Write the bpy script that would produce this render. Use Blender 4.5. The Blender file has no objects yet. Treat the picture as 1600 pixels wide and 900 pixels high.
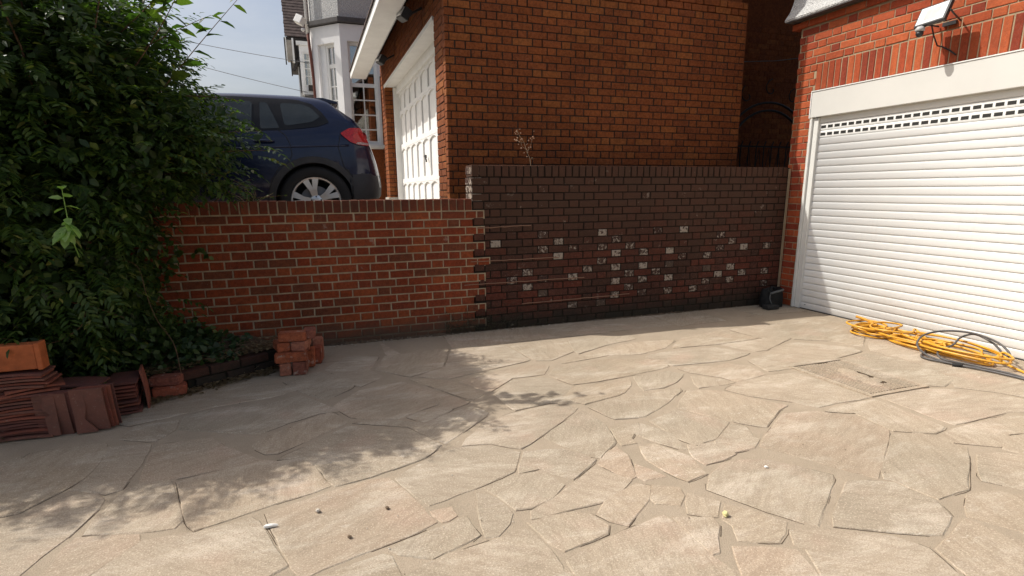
import bpy, bmesh, math, random
import numpy as np
from mathutils import Vector, Matrix
random.seed(7); RNG = np.random.default_rng(11)
scene = bpy.context.scene
COL = scene.collection
# ---------------------------------------------------------------- camera
cam_d = bpy.data.cameras.new('camera'); cam = bpy.data.objects.new('camera', cam_d); COL.objects.link(cam)
cam_d.sensor_width = 36; cam_d.lens = 19.51; cam_d.shift_y = 0.0273; cam_d.clip_start = 0.05; cam_d.clip_end = 2000
EYE = 1.37
pitch, roll, yaw = .2219, .0085, .3404
fwd = Vector((math.sin(yaw)*math.cos(pitch), math.cos(yaw)*math.cos(pitch), -math.sin(pitch)))
rt = Vector((math.cos(yaw), -math.sin(yaw), 0)); dn = fwd.cross(rt)
r2 = rt*math.cos(roll) + dn*math.sin(roll); d2 = -rt*math.sin(roll) + dn*math.cos(roll)
Mx = Matrix((r2, -d2, -fwd)).transposed().to_4x4(); Mx.translation = (0, 0, EYE)
cam.matrix_world = Mx
scene.camera = cam
# ---------------------------------------------------------------- light
SUN = Vector((-1.83, 1.0, 2.38)).normalized()
elev = math.asin(SUN.z); azim = math.atan2(SUN.x, SUN.y)
w = bpy.data.worlds.new('World'); scene.world = w; w.use_nodes = True
nt = w.node_tree; bg = nt.nodes['Background']
sky = nt.nodes.new('ShaderNodeTexSky'); sky.sky_type = 'NISHITA'; sky.sun_disc = False
sky.sun_elevation = elev; sky.sun_rotation = azim % (2*math.pi)
sky.air_density = 1.0; sky.dust_density = 5.5; sky.ozone_density = .8
tc = nt.nodes.new('ShaderNodeTexCoord'); mp = nt.nodes.new('ShaderNodeMapping'); mp.inputs['Scale'].default_value = (1, 1, 3.2)
cn = nt.nodes.new('ShaderNodeTexNoise'); cn.inputs['Scale'].default_value = 2.6; cn.inputs['Detail'].default_value = 7; cn.inputs['Roughness'].default_value = .62
cr = nt.nodes.new('ShaderNodeValToRGB'); cr.color_ramp.elements[0].position = .42; cr.color_ramp.elements[1].position = .75
cr.color_ramp.elements[0].color = (0, 0, 0, 1); cr.color_ramp.elements[1].color = (.55, .55, .55, 1)
cm = nt.nodes.new('ShaderNodeMix'); cm.data_type = 'RGBA'; cm.inputs[7].default_value = (4.9, 5.1, 5.4, 1)      # thin high cloud
nt.links.new(tc.outputs['Generated'], mp.inputs[0]); nt.links.new(mp.outputs[0], cn.inputs['Vector']); nt.links.new(cn.outputs[0], cr.inputs[0])
nt.links.new(cr.outputs[0], cm.inputs[0]); nt.links.new(sky.outputs[0], cm.inputs[6]); nt.links.new(cm.outputs[2], bg.inputs[0]); bg.inputs[1].default_value = 0.148
sl = bpy.data.lights.new('sun', 'SUN'); sl.energy = 4.7; sl.angle = math.radians(.5); sl.color = (1.0, .955, .885)
so = bpy.data.objects.new('sun', sl); COL.objects.link(so); so.rotation_euler = SUN.to_track_quat('Z', 'Y').to_euler()
so.location = (-6, 6, 12)
scene.view_settings.view_transform = 'Standard'; scene.view_settings.look = 'None'
scene.view_settings.exposure = -0.04; scene.view_settings.gamma = 1.0
scene.render.engine = 'CYCLES'

# ---------------------------------------------------------------- helpers
WL = {}
def link(o, parent=None, loc=(0, 0, 0)):
    COL.objects.link(o)
    loc = Vector(loc); WL[o.name] = loc
    if parent is not None:
        o.parent = parent; o.location = loc - WL[parent.name]
    else: o.location = loc
    return o
def thing(name, label, cat, loc=(0, 0, 0), group=None):
    o = bpy.data.objects.new(name, None); o.empty_display_size = .1
    link(o, None, loc); o['label'] = label; o['category'] = cat
    if group: o['group'] = group
    return o
def tag(o, label, cat, group=None):
    o['label'] = label; o['category'] = cat
    if group: o['group'] = group
    return o
def mesh(name, verts, faces, mats, smooth=False, mi=None):
    me = bpy.data.meshes.new(name); me.from_pydata([tuple(map(float, v)) for v in verts], [], [tuple(map(int, f)) for f in faces])
    for m in (mats if isinstance(mats, (list, tuple)) else [mats]): me.materials.append(m)
    if smooth: me.polygons.foreach_set('use_smooth', [True]*len(me.polygons))
    if mi is not None: me.polygons.foreach_set('material_index', mi)
    me.update(); return me
def bake(nv, nf, name, mats, smooth=False, quads=False, mi=None):
    """numpy verts (n,3), faces (m,k)"""
    me = bpy.data.meshes.new(name); k = nf.shape[1]
    me.vertices.add(len(nv)); me.vertices.foreach_set('co', nv.astype(np.float32).ravel())
    me.loops.add(nf.size); me.loops.foreach_set('vertex_index', nf.astype(np.int32).ravel())
    me.polygons.add(len(nf)); me.polygons.foreach_set('loop_start', np.arange(0, nf.size, k, dtype=np.int32))
    for m in (mats if isinstance(mats, (list, tuple)) else [mats]): me.materials.append(m)
    if mi is not None: me.polygons.foreach_set('material_index', np.asarray(mi, dtype=np.int32))
    me.update(calc_edges=True); me.validate()
    if smooth: me.polygons.foreach_set('use_smooth', [True]*len(me.polygons))
    return me
def ob(name, me, parent=None, loc=(0, 0, 0), kind=None, label=None):
    o = bpy.data.objects.new(name, me); link(o, parent, loc)
    if kind: o['kind'] = kind
    if label: o['label'] = label
    return o
class B:
    """collects boxes / tubes / prisms into one mesh"""
    def __init__(s): s.v = []; s.f = []; s.m = []
    def add(s, v, f, m=0):
        n = len(s.v); s.v += [tuple(p) for p in v]; s.f += [tuple(i+n for i in q) for q in f]; s.m += [m]*len(f)
    def box(s, x0, x1, y0, y1, z0, z1, m=0, T=None):
        v = [Vector((x, y, z)) for z in (z0, z1) for y in (y0, y1) for x in (x0, x1)]
        if T: v = [T @ p for p in v]
        s.add(v, [(0, 2, 3, 1), (4, 5, 7, 6), (0, 1, 5, 4), (2, 6, 7, 3), (0, 4, 6, 2), (1, 3, 7, 5)], m); return s
    def prism(s, poly, axis, a, b, m=0):
        """poly of 2d points extruded along axis (0,1,2) from a to b"""
        def P(p, t):
            q = list(p); q.insert(axis, t); return q
        n = len(poly); v = [P(p, a) for p in poly] + [P(p, b) for p in poly]
        f = [tuple(range(n))[::-1], tuple(range(n, 2*n))] + [(i, (i+1) % n, (i+1) % n+n, i+n) for i in range(n)]
        s.add(v, f, m); return s
    def tube(s, pts, r, n=6, m=0, closed=False, caps=True):
        pts = [Vector(p) for p in pts]; N = len(pts); base = len(s.v); up = None; rr = r if hasattr(r, '__len__') else [r]*N
        for i, p in enumerate(pts):
            d = (pts[(i+1) % N]-pts[i-1]) if closed else (pts[min(i+1, N-1)]-pts[max(i-1, 0)])
            d = d.normalized() if d.length > 1e-9 else Vector((0, 0, 1))
            if up is None: up = Vector((0, 0, 1)) if abs(d.z) < .9 else Vector((1, 0, 0))
            a = d.cross(up)
            if a.length < 1e-6: a = d.orthogonal()
            a.normalize(); b = d.cross(a).normalized(); up = -b if False else a.cross(d)
            for k in range(n):
                t = 2*math.pi*k/n; s.v.append(tuple(p+a*(math.cos(t)*rr[i])+b*(math.sin(t)*rr[i])))
        for i in range(N if closed else N-1):
            j = (i+1) % N
            for k in range(n):
                s.f.append((base+i*n+k, base+i*n+(k+1) % n, base+j*n+(k+1) % n, base+j*n+k)); s.m.append(m)
        if caps and not closed:
            s.f.append(tuple(base+k for k in range(n))[::-1]); s.m.append(m)
            s.f.append(tuple(base+(N-1)*n+k for k in range(n))); s.m.append(m)
        return s
    def lathe(s, prof, c, axis=1, n=32, m=0):
        """prof [(r, h)] spun round an axis through c"""
        base = len(s.v); N = len(prof)
        for k in range(n):
            t = 2*math.pi*k/n
            for r, h in prof:
                q = [math.cos(t)*r, math.sin(t)*r]; q.insert(axis, h); s.v.append((c[0]+q[0], c[1]+q[1], c[2]+q[2]))
        for k in range(n):
            j = (k+1) % n
            for i in range(N-1):
                s.f.append((base+k*N+i, base+j*N+i, base+j*N+i+1, base+k*N+i+1)); s.m.append(m)
        return s
    def mk(s, name, mats, parent=None, smooth=False, kind=None, label=None, bevel=0, loc=None):
        me = mesh(name, s.v, s.f, mats, smooth, s.m)
        bm = bmesh.new(); bm.from_mesh(me); bmesh.ops.recalc_face_normals(bm, faces=bm.faces)
        if bevel:
            bmesh.ops.bevel(bm, geom=[e for e in bm.edges if len(e.link_faces) == 2 and e.calc_face_angle(0) > .6], offset=bevel, segments=2, affect='EDGES', profile=.5)
        bm.to_mesh(me); bm.free()
        if smooth and bevel == 0:
            me.polygons.foreach_set('use_smooth', [True]*len(me.polygons))
        o = ob(name, me, parent, (0, 0, 0), kind, label)
        return o

# ---------------------------------------------------------------- materials
class MT:
    def __init__(s, name, rough=.8, spec=.3, col=None, metal=0):
        s.m = bpy.data.materials.new(name); s.m.use_nodes = True; s.t = s.m.node_tree; s.b = s.t.nodes['Principled BSDF']
        s.b.inputs['Roughness'].default_value = rough; s.b.inputs['Specular IOR Level'].default_value = spec; s.b.inputs['Metallic'].default_value = metal
        if col: s.b.inputs['Base Color'].default_value = (*col, 1)
        s._pos = None
    def n(s, t, **k):
        x = s.t.nodes.new('ShaderNode'+t)
        for a, v in k.items(): setattr(x, a, v)
        return x
    def l(s, a, b): s.t.links.new(a, b)
    def pos(s):
        if not s._pos: s._pos = s.n('NewGeometry')
        return s._pos.outputs['Position']
    def noise(s, scale, detail=4, rough=.6, stretch=None, vec=None, dist=0, w=None):
        v = vec or s.pos()
        if stretch:
            mp = s.n('Mapping'); mp.inputs['Scale'].default_value = stretch[:3]
            if len(stretch) > 3: mp.inputs['Rotation'].default_value = (0, 0, stretch[3])
            s.l(v, mp.inputs['Vector']); v = mp.outputs[0]
        x = s.n('TexNoise'); x.inputs['Scale'].default_value = scale; x.inputs['Detail'].default_value = detail; x.inputs['Roughness'].default_value = rough; x.inputs['Distortion'].default_value = dist
        s.l(v, x.inputs['Vector']); return x.outputs['Fac']
    def ramp(s, fac, stops, interp='LINEAR'):
        x = s.n('ValToRGB'); x.color_ramp.interpolation = interp; e = x.color_ramp.elements
        while len(e) < len(stops): e.new(.5)
        for i, (p, c) in enumerate(stops):
            e[i].position = p; e[i].color = (*c, 1) if hasattr(c, '__len__') else (c, c, c, 1)
        s.l(fac, x.inputs[0]); return x.outputs[0]
    def mix(s, fac, a, b, mode='MIX'):
        x = s.n('Mix', data_type='RGBA', blend_type=mode)
        for i, v in ((0, fac), (6, a), (7, b)):
            if hasattr(v, 'links'): s.l(v, x.inputs[i])
            elif i == 0: x.inputs[0].default_value = v
            else: x.inputs[i].default_value = (*v, 1) if len(v) == 3 else v
        return x.outputs[2]
    def math(s, op, a, b=0, clamp=False):
        x = s.n('Math', operation=op, use_clamp=clamp)
        for i, v in ((0, a), (1, b)):
            if hasattr(v, 'links'): s.l(v, x.inputs[i])
            else: x.inputs[i].default_value = v
        return x.outputs[0]
    def rnd(s):
        o = s.n('ObjectInfo'); s.pos(); a = s.math('ADD', o.outputs['Random'], s._pos.outputs['Random Per Island'])
        return s.math('FRACT', s.math('MULTIPLY', a, 7.31))
    def z(s, axis='Z'):
        x = s.n('SeparateXYZ'); s.l(s.pos(), x.inputs[0]); return x.outputs[axis]
    def bump(s, h, dist=.002, strength=1.0):
        x = s.n('Bump'); x.inputs['Strength'].default_value = strength; x.inputs['Distance'].default_value = dist
        s.l(h, x.inputs['Height']); s.l(x.outputs[0], s.b.inputs['Normal']); return x
    def col(s, c): s.l(c, s.b.inputs['Base Color']); return s.m

def simple(name, col, rough=.6, spec=.4, metal=0, var=.12, ns=12, bump=0, bs=60):
    m = MT(name, rough, spec, metal=metal)
    f = m.noise(ns, 4, .6)
    lo = tuple(c*(1-var) for c in col); hi = tuple(min(1, c*(1+var)) for c in col)
    m.col(m.ramp(f, [(.3, lo), (.7, hi)]))
    if bump: m.bump(m.noise(bs, 3, .6), bump)
    return m.m

def brick_mat(name, tones, mott=.35, sooty=None, moss=None, pale=None, bumpd=.0025, dustb=None):
    m = MT(name, .88, .22); r = m.rnd(); n = len(tones)
    c = m.ramp(r, [(i/n, t) for i, t in enumerate(tones)], 'CONSTANT')
    c = m.mix(m.ramp(m.noise(38, 5, .7), [(.38, 0), (.62, 1)]), c, m.mix(1.0, c, (1-mott, 1-mott, 1-mott*.9), 'MULTIPLY'))
    c = m.mix(m.ramp(m.noise(150, 2, .6), [(.60, 0), (.72, .35)]), c, (.34, .26, .20))
    big_ = m.noise(1.3, 5, .65); c = m.mix(m.ramp(big_, [(.36, .38), (.6, 0)]), c, m.mix(1.0, c, (.42, .40, .40), 'MULTIPLY'))
    st_ = m.noise(3.0, 5, .7, stretch=(5, 5, .5)); c = m.mix(m.ramp(st_, [(.55, 0), (.75, .35)]), c, m.mix(1.0, c, (.45, .42, .40), 'MULTIPLY'))
    if sooty:        # soot above a height, gradually
        zz = m.math('ADD', m.z(), m.math('MULTIPLY', m.math('SUBTRACT', m.noise(2.2, 4, .6), .5), sooty[3]))
        f = m.math('MULTIPLY', m.math('SUBTRACT', zz, sooty[0]), 1/(sooty[1]-sooty[0]), True)
        c = m.mix(m.math('MULTIPLY', f, sooty[4]), c, sooty[2])
    if moss:
        zz = m.math('ADD', m.z(), m.math('MULTIPLY', m.math('SUBTRACT', m.noise(5, 5, .7), .5), .25))
        f = m.math('SUBTRACT', 1, m.math('MULTIPLY', m.math('SUBTRACT', zz, moss[0]), 1/(moss[1]-moss[0]), True))
        c = m.mix(m.math('MULTIPLY', f, moss[3]), c, moss[2])
    if pale:
        nz = m.noise(pale[0], 5, .75)
        if len(pale) > 3: nz = m.math('SUBTRACT', nz, m.math('MULTIPLY', m.math('FRACT', m.math('MULTIPLY', r, 5.7)), pale[3]))
        f = m.ramp(nz, [(pale[1], 0), (pale[1]+.06, pale[2])])
        c = m.mix(f, c, (.44, .38, .31))
    h = m.math('ADD', m.noise(55, 5, .7), m.math('MULTIPLY', m.noise(240, 2, .5), .4))
    m.bump(h, bumpd)
    return m.col(c)
def mortar_mat(name, col, dark=.5, moss=None):
    m = MT(name, .95, .1)
    c = m.ramp(m.noise(9, 6, .7), [(.3, tuple(x*dark for x in col)), (.62, col)])
    c = m.mix(m.ramp(m.noise(220, 2, .6), [(.4, 0), (.7, .5)]), c, tuple(x*.6 for x in col))
    if moss:
        zz = m.math('ADD', m.z(), m.math('MULTIPLY', m.math('SUBTRACT', m.noise(5, 5, .7), .5), .25))
        f = m.math('SUBTRACT', 1, m.math('MULTIPLY', m.math('SUBTRACT', zz, moss[0]), 1/(moss[1]-moss[0]), True))
        c = m.mix(m.math('MULTIPLY', f, moss[3]), c, moss[2])
    m.bump(m.noise(180, 4, .7), .003)
    return m.col(c)

M = {}
M['brick_low'] = brick_mat('red_brick', [(0.296, 0.060, 0.019), (0.255, 0.049, 0.017), (0.320, 0.074, 0.023), (0.230, 0.048, 0.019), (0.287, 0.064, 0.022), (0.246, 0.057, 0.022), (0.271, 0.055, 0.019), (0.197, 0.057, 0.025)], .35,
                           sooty=(1.12, 1.24, (.055, .028, .02), .1, .55), moss=(.05, .22, (.075, .06, .042), .75), pale=(4.5, .66, .35))
M['mortar_low'] = mortar_mat('cream_mortar', (.47, .37, .245), .5, moss=(.03, .25, (.06, .048, .035), .8))
M['brick_dark'] = brick_mat('sooty_brick', [(0.110, 0.034, 0.021), (0.085, 0.034, 0.022), (0.125, 0.036, 0.021), (0.070, 0.032, 0.021), (0.100, 0.038, 0.025)], .4,
                            sooty=(.5, 1.2, (.072, .038, .024), .9, .80), moss=(.05, .26, (.022, .022, .016), .85), pale=(7, .64, .3))
M['brick_pale'] = brick_mat('paint_spotted_brick', [(0.085, 0.041, 0.027), (0.100, 0.058, 0.041), (0.120, 0.082, 0.059), (0.075, 0.038, 0.027)], .5, pale=(30, .40, .70, .20))
M['mortar_dark'] = mortar_mat('blackened_mortar', (.030, .021, .016), .5, moss=(.05, .26, (.02, .02, .014), .8))
M['brick_big'] = brick_mat('orange_brown_brick', [(0.289, 0.084, 0.022), (0.266, 0.075, 0.021), (0.312, 0.101, 0.026), (0.248, 0.069, 0.018), (0.281, 0.080, 0.021), (0.257, 0.075, 0.021), (0.229, 0.065, 0.020)], .4, pale=(9, .74, .25))
M['mortar_big'] = mortar_mat('grey_mortar', (.05, .037, .028), .35)
M['brick_ours'] = brick_mat('bright_red_brick', [(0.440, 0.090, 0.032), (0.370, 0.069, 0.027), (0.475, 0.112, 0.040), (0.282, 0.050, 0.024), (0.405, 0.086, 0.032)], .22)
M['mortar_ours'] = mortar_mat('buff_mortar', (.40, .31, .20), .7)
M['brick_loose'] = brick_mat('loose_brick', [(.44, .125, .055), (.38, .105, .055), (.46, .18, .11), (.32, .11, .07)], .4, pale=(14, .58, .5), bumpd=.004)

def stone_mat():
    m = MT('riven_sandstone', .82, .25); r = m.rnd()
    tones = [(0.455, 0.367, 0.268), (0.439, 0.362, 0.268), (0.417, 0.351, 0.263), (0.461, 0.359, 0.263), (0.433, 0.351, 0.254), (0.444, 0.365, 0.276), (0.400, 0.337, 0.254), (0.450, 0.369, 0.275)]
    c = m.ramp(r, [(i/len(tones), t) for i, t in enumerate(tones)], 'CONSTANT')
    ang = m.math('MULTIPLY', r, 6.28)
    rv = m.n('VectorRotate', rotation_type='Z_AXIS'); m.l(m.pos(), rv.inputs['Vector']); m.l(m.math('ADD', m.math('MULTIPLY', m.math('SUBTRACT', r, .5), 2.6), -.35), rv.inputs['Angle'])
    streak = m.noise(5, 7, .68, stretch=(.55, 3.2, 1), vec=rv.outputs[0], dist=.6)
    c = m.mix(m.ramp(streak, [(.36, 0), (.62, 1)]), m.mix(1, c, (.90, .885, .87), 'MULTIPLY'), c)
    blot = m.noise(1.7, 5, .6); c = m.mix(m.ramp(blot, [(.42, 0), (.66, .65)]), c, (.43, .365, .275))
    pink = m.noise(2.6, 3, .5, stretch=(1, 1, 1)); c = m.mix(m.ramp(pink, [(.56, 0), (.7, .45)]), c, (.52, .37, .28))
    # lime smears and cement dust
    du = m.noise(2.6, 9, .74, stretch=(.7, 1.9, 1, .5), dist=.3); c = m.mix(m.ramp(du, [(.50, 0), (.64, .65)]), c, (.64, .56, .455))
    gy = m.noise(.8, 6, .65); c = m.mix(m.ramp(gy, [(.44, 0), (.60, .75)]), c, m.mix(1, c, (.76, .78, .77), 'MULTIPLY'))
    lam = m.noise(12, 9, .78, stretch=(.45, 2.4, 1), vec=rv.outputs[0], dist=.5); c = m.mix(m.ramp(lam, [(.44, .40), (.52, 0)]), c, m.mix(1, c, (.66, .62, .60), 'MULTIPLY'))
    dd = m.math('MULTIPLY', m.ramp(m.noise(2.1, 2, .5), [(.58, 0), (.64, 1)]), m.ramp(m.noise(17, 6, .8, stretch=(.6, 1.6, 1, .5)), [(.60, 0), (.66, .9)]))
    c = m.mix(dd, c, (.78, .72, .62))
    gr = m.noise(190, 5, .8); c = m.mix(m.ramp(gr, [(.38, .9), (.50, 0)]), c, (.25, .19, .135))
    c = m.mix(m.ramp(m.noise(120, 4, .75), [(.54, 0), (.62, .6)]), c, (.66, .56, .43))
    st = m.noise(5, 8, .78, stretch=(.6, 1.5, 1)); c = m.mix(m.ramp(st, [(.58, 0), (.76, .5)]), c, (.26, .205, .15))
    sp_ = m.noise(34, 5, .75); c = m.mix(m.ramp(sp_, [(.66, 0), (.72, .65)]), c, (.17, .13, .095))
    h = m.math('ADD', m.math('MULTIPLY', streak, .9), m.math('ADD', m.math('MULTIPLY', m.noise(48, 6, .75), .8), m.math('MULTIPLY', gr, .45)))
    m.bump(h, .0048)
    return m.col(c)
M['stone'] = stone_mat()
def joint_mat():
    m = MT('sandy_mortar', .95, .1)
    c = m.ramp(m.noise(3, 6, .7), [(.3, (.37, .305, .225)), (.65, (.45, .37, .278))])
    c = m.mix(m.ramp(m.noise(260, 3, .7), [(.35, .6), (.55, 0)]), c, (.20, .16, .115))
    m.bump(m.math('ADD', m.noise(200, 4, .7), m.noise(30, 4, .7)), .005)
    return m.col(c)
M['joint'] = joint_mat()
def coated():
    m = MT('white_powder_coat', .38, .45); c = m.ramp(m.noise(3, 4, .6), [(.3, (.765, .77, .745)), (.7, (.785, .79, .765))])
    zz = m.math('ADD', m.z(), m.math('MULTIPLY', m.noise(7, 6, .75), -.55)); f = m.math('SUBTRACT', 1, m.math('MULTIPLY', m.math('ADD', zz, .22), 3.2), True)
    c = m.mix(m.math('MULTIPLY', f, .34), c, (.46, .40, .32))
    dr = m.noise(4, 6, .7, stretch=(6, 6, .35)); c = m.mix(m.ramp(dr, [(.58, 0), (.8, .16)]), c, (.50, .46, .40)); m.bump(m.noise(30, 2), .0004); return m.col(c)
M['white'] = coated()
M['leaf_scrap'] = simple('cream_leaf_scrap', (.60, .55, .27), .8, .2)
M['white_box'] = simple('cream_white_panel', (.62, .615, .575), .45, .4, var=.03, ns=3)
M['grey_pvc'] = simple('rail_white', (.70, .70, .66), .45, .4, var=.04, ns=6)
M['vent'] = simple('dark_slot', (.03, .03, .028), .5, .3)
M['rubber'] = simple('black_rubber', (.025, .025, .025), .7, .3, bump=.001)
M['black_plastic'] = simple('black_plastic', (.03, .03, .032), .42, .5, var=.2)
M['white_paint'] = simple('old_white_paint', (.74, .735, .71), .55, .35, var=.06, ns=5, bump=.0008, bs=25)
M['white_render'] = simple('white_render', (.80, .80, .79), .9, .2, var=.05, ns=2.5, bump=.003, bs=90)
def pebbledash():
    m = MT('pebbledash', .95, .2); v = m.n('TexVoronoi'); v.inputs['Scale'].default_value = 75; m.l(m.pos(), v.inputs['Vector'])
    c = m.ramp(v.outputs['Distance'], [(.1, (.78, .78, .75)), (.55, (.45, .45, .44))]); m.bump(m.math('SUBTRACT', 1, v.outputs['Distance']), .012); return m.col(c)
M['dash'] = pebbledash()
M['dark_timber'] = simple('black_painted_timber', (.035, .03, .027), .7, .3, var=.3, bump=.002)
M['roof_tile'] = simple('weathered_dark_tile', (.085, .062, .055), .85, .25, var=.45, ns=7, bump=.003, bs=70)
M['steel'] = simple('grey_flashing', (.20, .20, .21), .5, .5, metal=.3)
M['lead'] = simple('dark_cornice_paint', (.085, .08, .078), .7, .3, var=.2)
M['concrete'] = simple('weathered_concrete', (.34, .31, .27), .92, .2, var=.25, ns=6, bump=.004, bs=90)
M['asphalt'] = simple('asphalt', (.055, .053, .05), .95, .2, var=.3, ns=30, bump=.004, bs=200)
M['tarmac_drive'] = simple('pale_concrete_drive', (.36, .33, .28), .95, .2, var=.25, ns=8, bump=.004, bs=150)
M['soil'] = simple('dry_soil', (.11, .08, .055), .98, .1, var=.4, ns=14, bump=.02, bs=30)
M['iron'] = simple('black_iron', (.018, .017, .017), .55, .4, bump=.001)
M['curtain'] = simple('net_curtain', (.50, .47, .42), .95, .1, var=.3, ns=20)
def clay():
    m = MT('clay_tile', .85, .25); r = m.rnd()
    c = m.ramp(r, [(0, (.22, .065, .042)), (.2, (.13, .048, .038)), (.4, (.27, .085, .052)), (.6, (.17, .065, .05)), (.8, (.20, .085, .06))], 'CONSTANT')
    c = m.mix(m.ramp(m.noise(60, 4, .75), [(.60, 0), (.70, .45)]), c, (.34, .26, .20))
    c = m.mix(m.ramp(m.noise(12, 6, .75), [(.45, 0), (.75, .6)]), c, (.085, .055, .045)); m.bump(m.noise(90, 4, .7), .002); return m.col(c)
M['clay'] = clay()
M['terracotta'] = simple('orange_terracotta', (.44, .12, .04), .75, .3, var=.3, ns=9, bump=.002)
def paint():
    m = MT('navy_car_paint', .25, .35, metal=.2)
    m.b.inputs['Coat Weight'].default_value = .45; m.b.inputs['Coat Roughness'].default_value = .04
    c = m.ramp(m.noise(900, 1, .5), [(.3, (.005, .009, .032)), (.7, (.008, .015, .050))])
    c = m.mix(m.ramp(m.noise(3, 5, .6), [(.5, 0), (.9, .05)]), c, (.10, .09, .08)); return m.col(c)
M['paint'] = paint()
def glass(name, col, rough=.03, tr=.0):
    m = MT(name, rough, .6, col); m.b.inputs['Coat Weight'].default_value = .0
    c = m.ramp(m.noise(6, 4, .6), [(.3, col), (.8, tuple(x*1.5+.004 for x in col))]); m.col(c); return m.m
M['car_glass'] = glass('tinted_car_glass', (.022, .027, .027), .04)
M['gloss_black'] = simple('gloss_black_trim', (.006, .006, .007), .35, .3)
def clear_glass():
    m = MT('window_glass', .03, .5, (.02, .025, .03)); t = m.n('BsdfTransparent'); mx = m.n('MixShader')
    fr = m.n('Fresnel'); fr.inputs[0].default_value = 1.7
    fac = m.math('ADD', m.math('MULTIPLY', fr.outputs[0], 1.2), .22, True)
    g = m.n('BsdfGlossy'); g.inputs['Roughness'].default_value = .02; m.l(m.ramp(m.noise(2, 2), [(0, .85), (1, .95)]), g.inputs[0])
    t.inputs[0].default_value = (.75, .8, .8, 1)
    m.l(fac, mx.inputs[0]); m.l(t.outputs[0], mx.inputs[1]); m.l(g.outputs[0], mx.inputs[2]); m.l(mx.outputs[0], m.t.nodes['Material Output'].inputs[0]); return m.m
M['pane'] = clear_glass()
def lens_mat(name, col, em=0):
    m = MT(name, .2, .4, col); m.b.inputs['Coat Weight'].default_value = .3
    c = m.ramp(m.noise(70, 2, .5, stretch=(1, 1, 3)), [(.35, tuple(x*.45 for x in col)), (.65, col)]); m.col(c); return m.m
M['tail'] = lens_mat('red_tail_lens', (.62, .02, .025)); M['reverse'] = lens_mat('pale_lens', (.62, .40, .40))
M['rim'] = simple('silver_alloy', (.62, .62, .63), .3, .5, metal=.75, var=.08)
M['tyre'] = simple('tyre_rubber', (.022, .022, .023), .85, .3, bump=.001)
M['cladding'] = simple('charcoal_cladding', (.035, .036, .04), .65, .35, var=.15, bump=.0008)
M['lamp_glass'] = simple('lamp_glass', (.72, .74, .76), .15, .6, var=.04)
M['lamp_grey'] = simple('light_grey_lamp', (.45, .45, .45), .45, .4)
def hose_mat():
    m = MT('yellow_hose', .38, .5); c = m.ramp(m.noise(9, 5, .7), [(.35, (.56, .26, .018)), (.65, (.72, .38, .035))])
    c = m.mix(m.ramp(m.noise(60, 4, .7), [(.55, 0), (.75, .45)]), c, (.30, .16, .05)); return m.col(c)
M['hose'] = hose_mat()
M['wire'] = simple('weathered_wire', (.20, .20, .21), .6, .3)
M['shade_and_dirt'] = simple('crevice_shade_dirt', (.075, .055, .038), .98, .05, var=.4, ns=40)  # dark brown painting the shade in slab joints; also dirt in drain grooves
M['cable'] = simple('grey_cable', (.085, .08, .078), .5, .4, var=.3)
M['bag'] = simple('black_bag', (.010, .011, .012), .7, .3, var=.3, bump=.006, bs=25)
M['strap'] = simple('grey_strap', (.10, .105, .105), .6, .3)
def leafm(name, stops, trans=.35):
    m = MT(name, .45, .35); r = m.rnd()
    c = m.ramp(r, stops); c = m.mix(m.ramp(m.noise(30, 2, .5), [(.35, 0), (.7, .3)]), c, (.03, .05, .012)); m.col(c)
    t = m.n('BsdfTranslucent'); m.l(m.mix(1, c, (1.5, 1.9, .7), 'MULTIPLY'), t.inputs[0]); mx = m.n('MixShader'); mx.inputs[0].default_value = trans
    m.l(m.b.outputs[0], mx.inputs[1]); m.l(t.outputs[0], mx.inputs[2]); m.l(mx.outputs[0], m.t.nodes['Material Output'].inputs[0]); return m.m
M['leaf'] = leafm('green_leaf', [(0, (.030, .058, .014)), (.4, (.045, .085, .018)), (.72, (.07, .115, .022)), (.93, (.11, .15, .03)), (1, (.20, .19, .05))])
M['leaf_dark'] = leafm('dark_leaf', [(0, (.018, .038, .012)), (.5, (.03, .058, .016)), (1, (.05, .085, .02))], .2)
M['leaf_sunlit'] = leafm('sunlit_leaf', [(0, (.20, .34, .09)), (1, (.32, .46, .15))], .4)  # lighter green stands in for sunlight on the sapling
M['bark'] = simple('brown_bark', (.13, .075, .045), .9, .2, var=.35, ns=25, bump=.004)
M['twig'] = simple('dry_twig', (.30, .22, .14), .9, .2, var=.3, ns=30)
M['deadleaf'] = leafm('dead_leaf', [(0, (.16, .10, .05)), (.5, (.10, .065, .035)), (1, (.30, .22, .13))], .15)
M['deadflower'] = simple('dried_flower', (.40, .25, .16), .9, .2, var=.3)
M['pebble'] = simple('pale_pebble', (.55, .50, .42), .9, .2, var=.2, ns=40)
M['mud'] = simple('dried_mud', (.15, .11, .075), .95, .1, var=.3, ns=40, bump=.003)
M['chalk'] = simple('white_plaster_bit', (.78, .76, .70), .85, .2, var=.05)
M['plinth'] = M['concrete']

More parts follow.
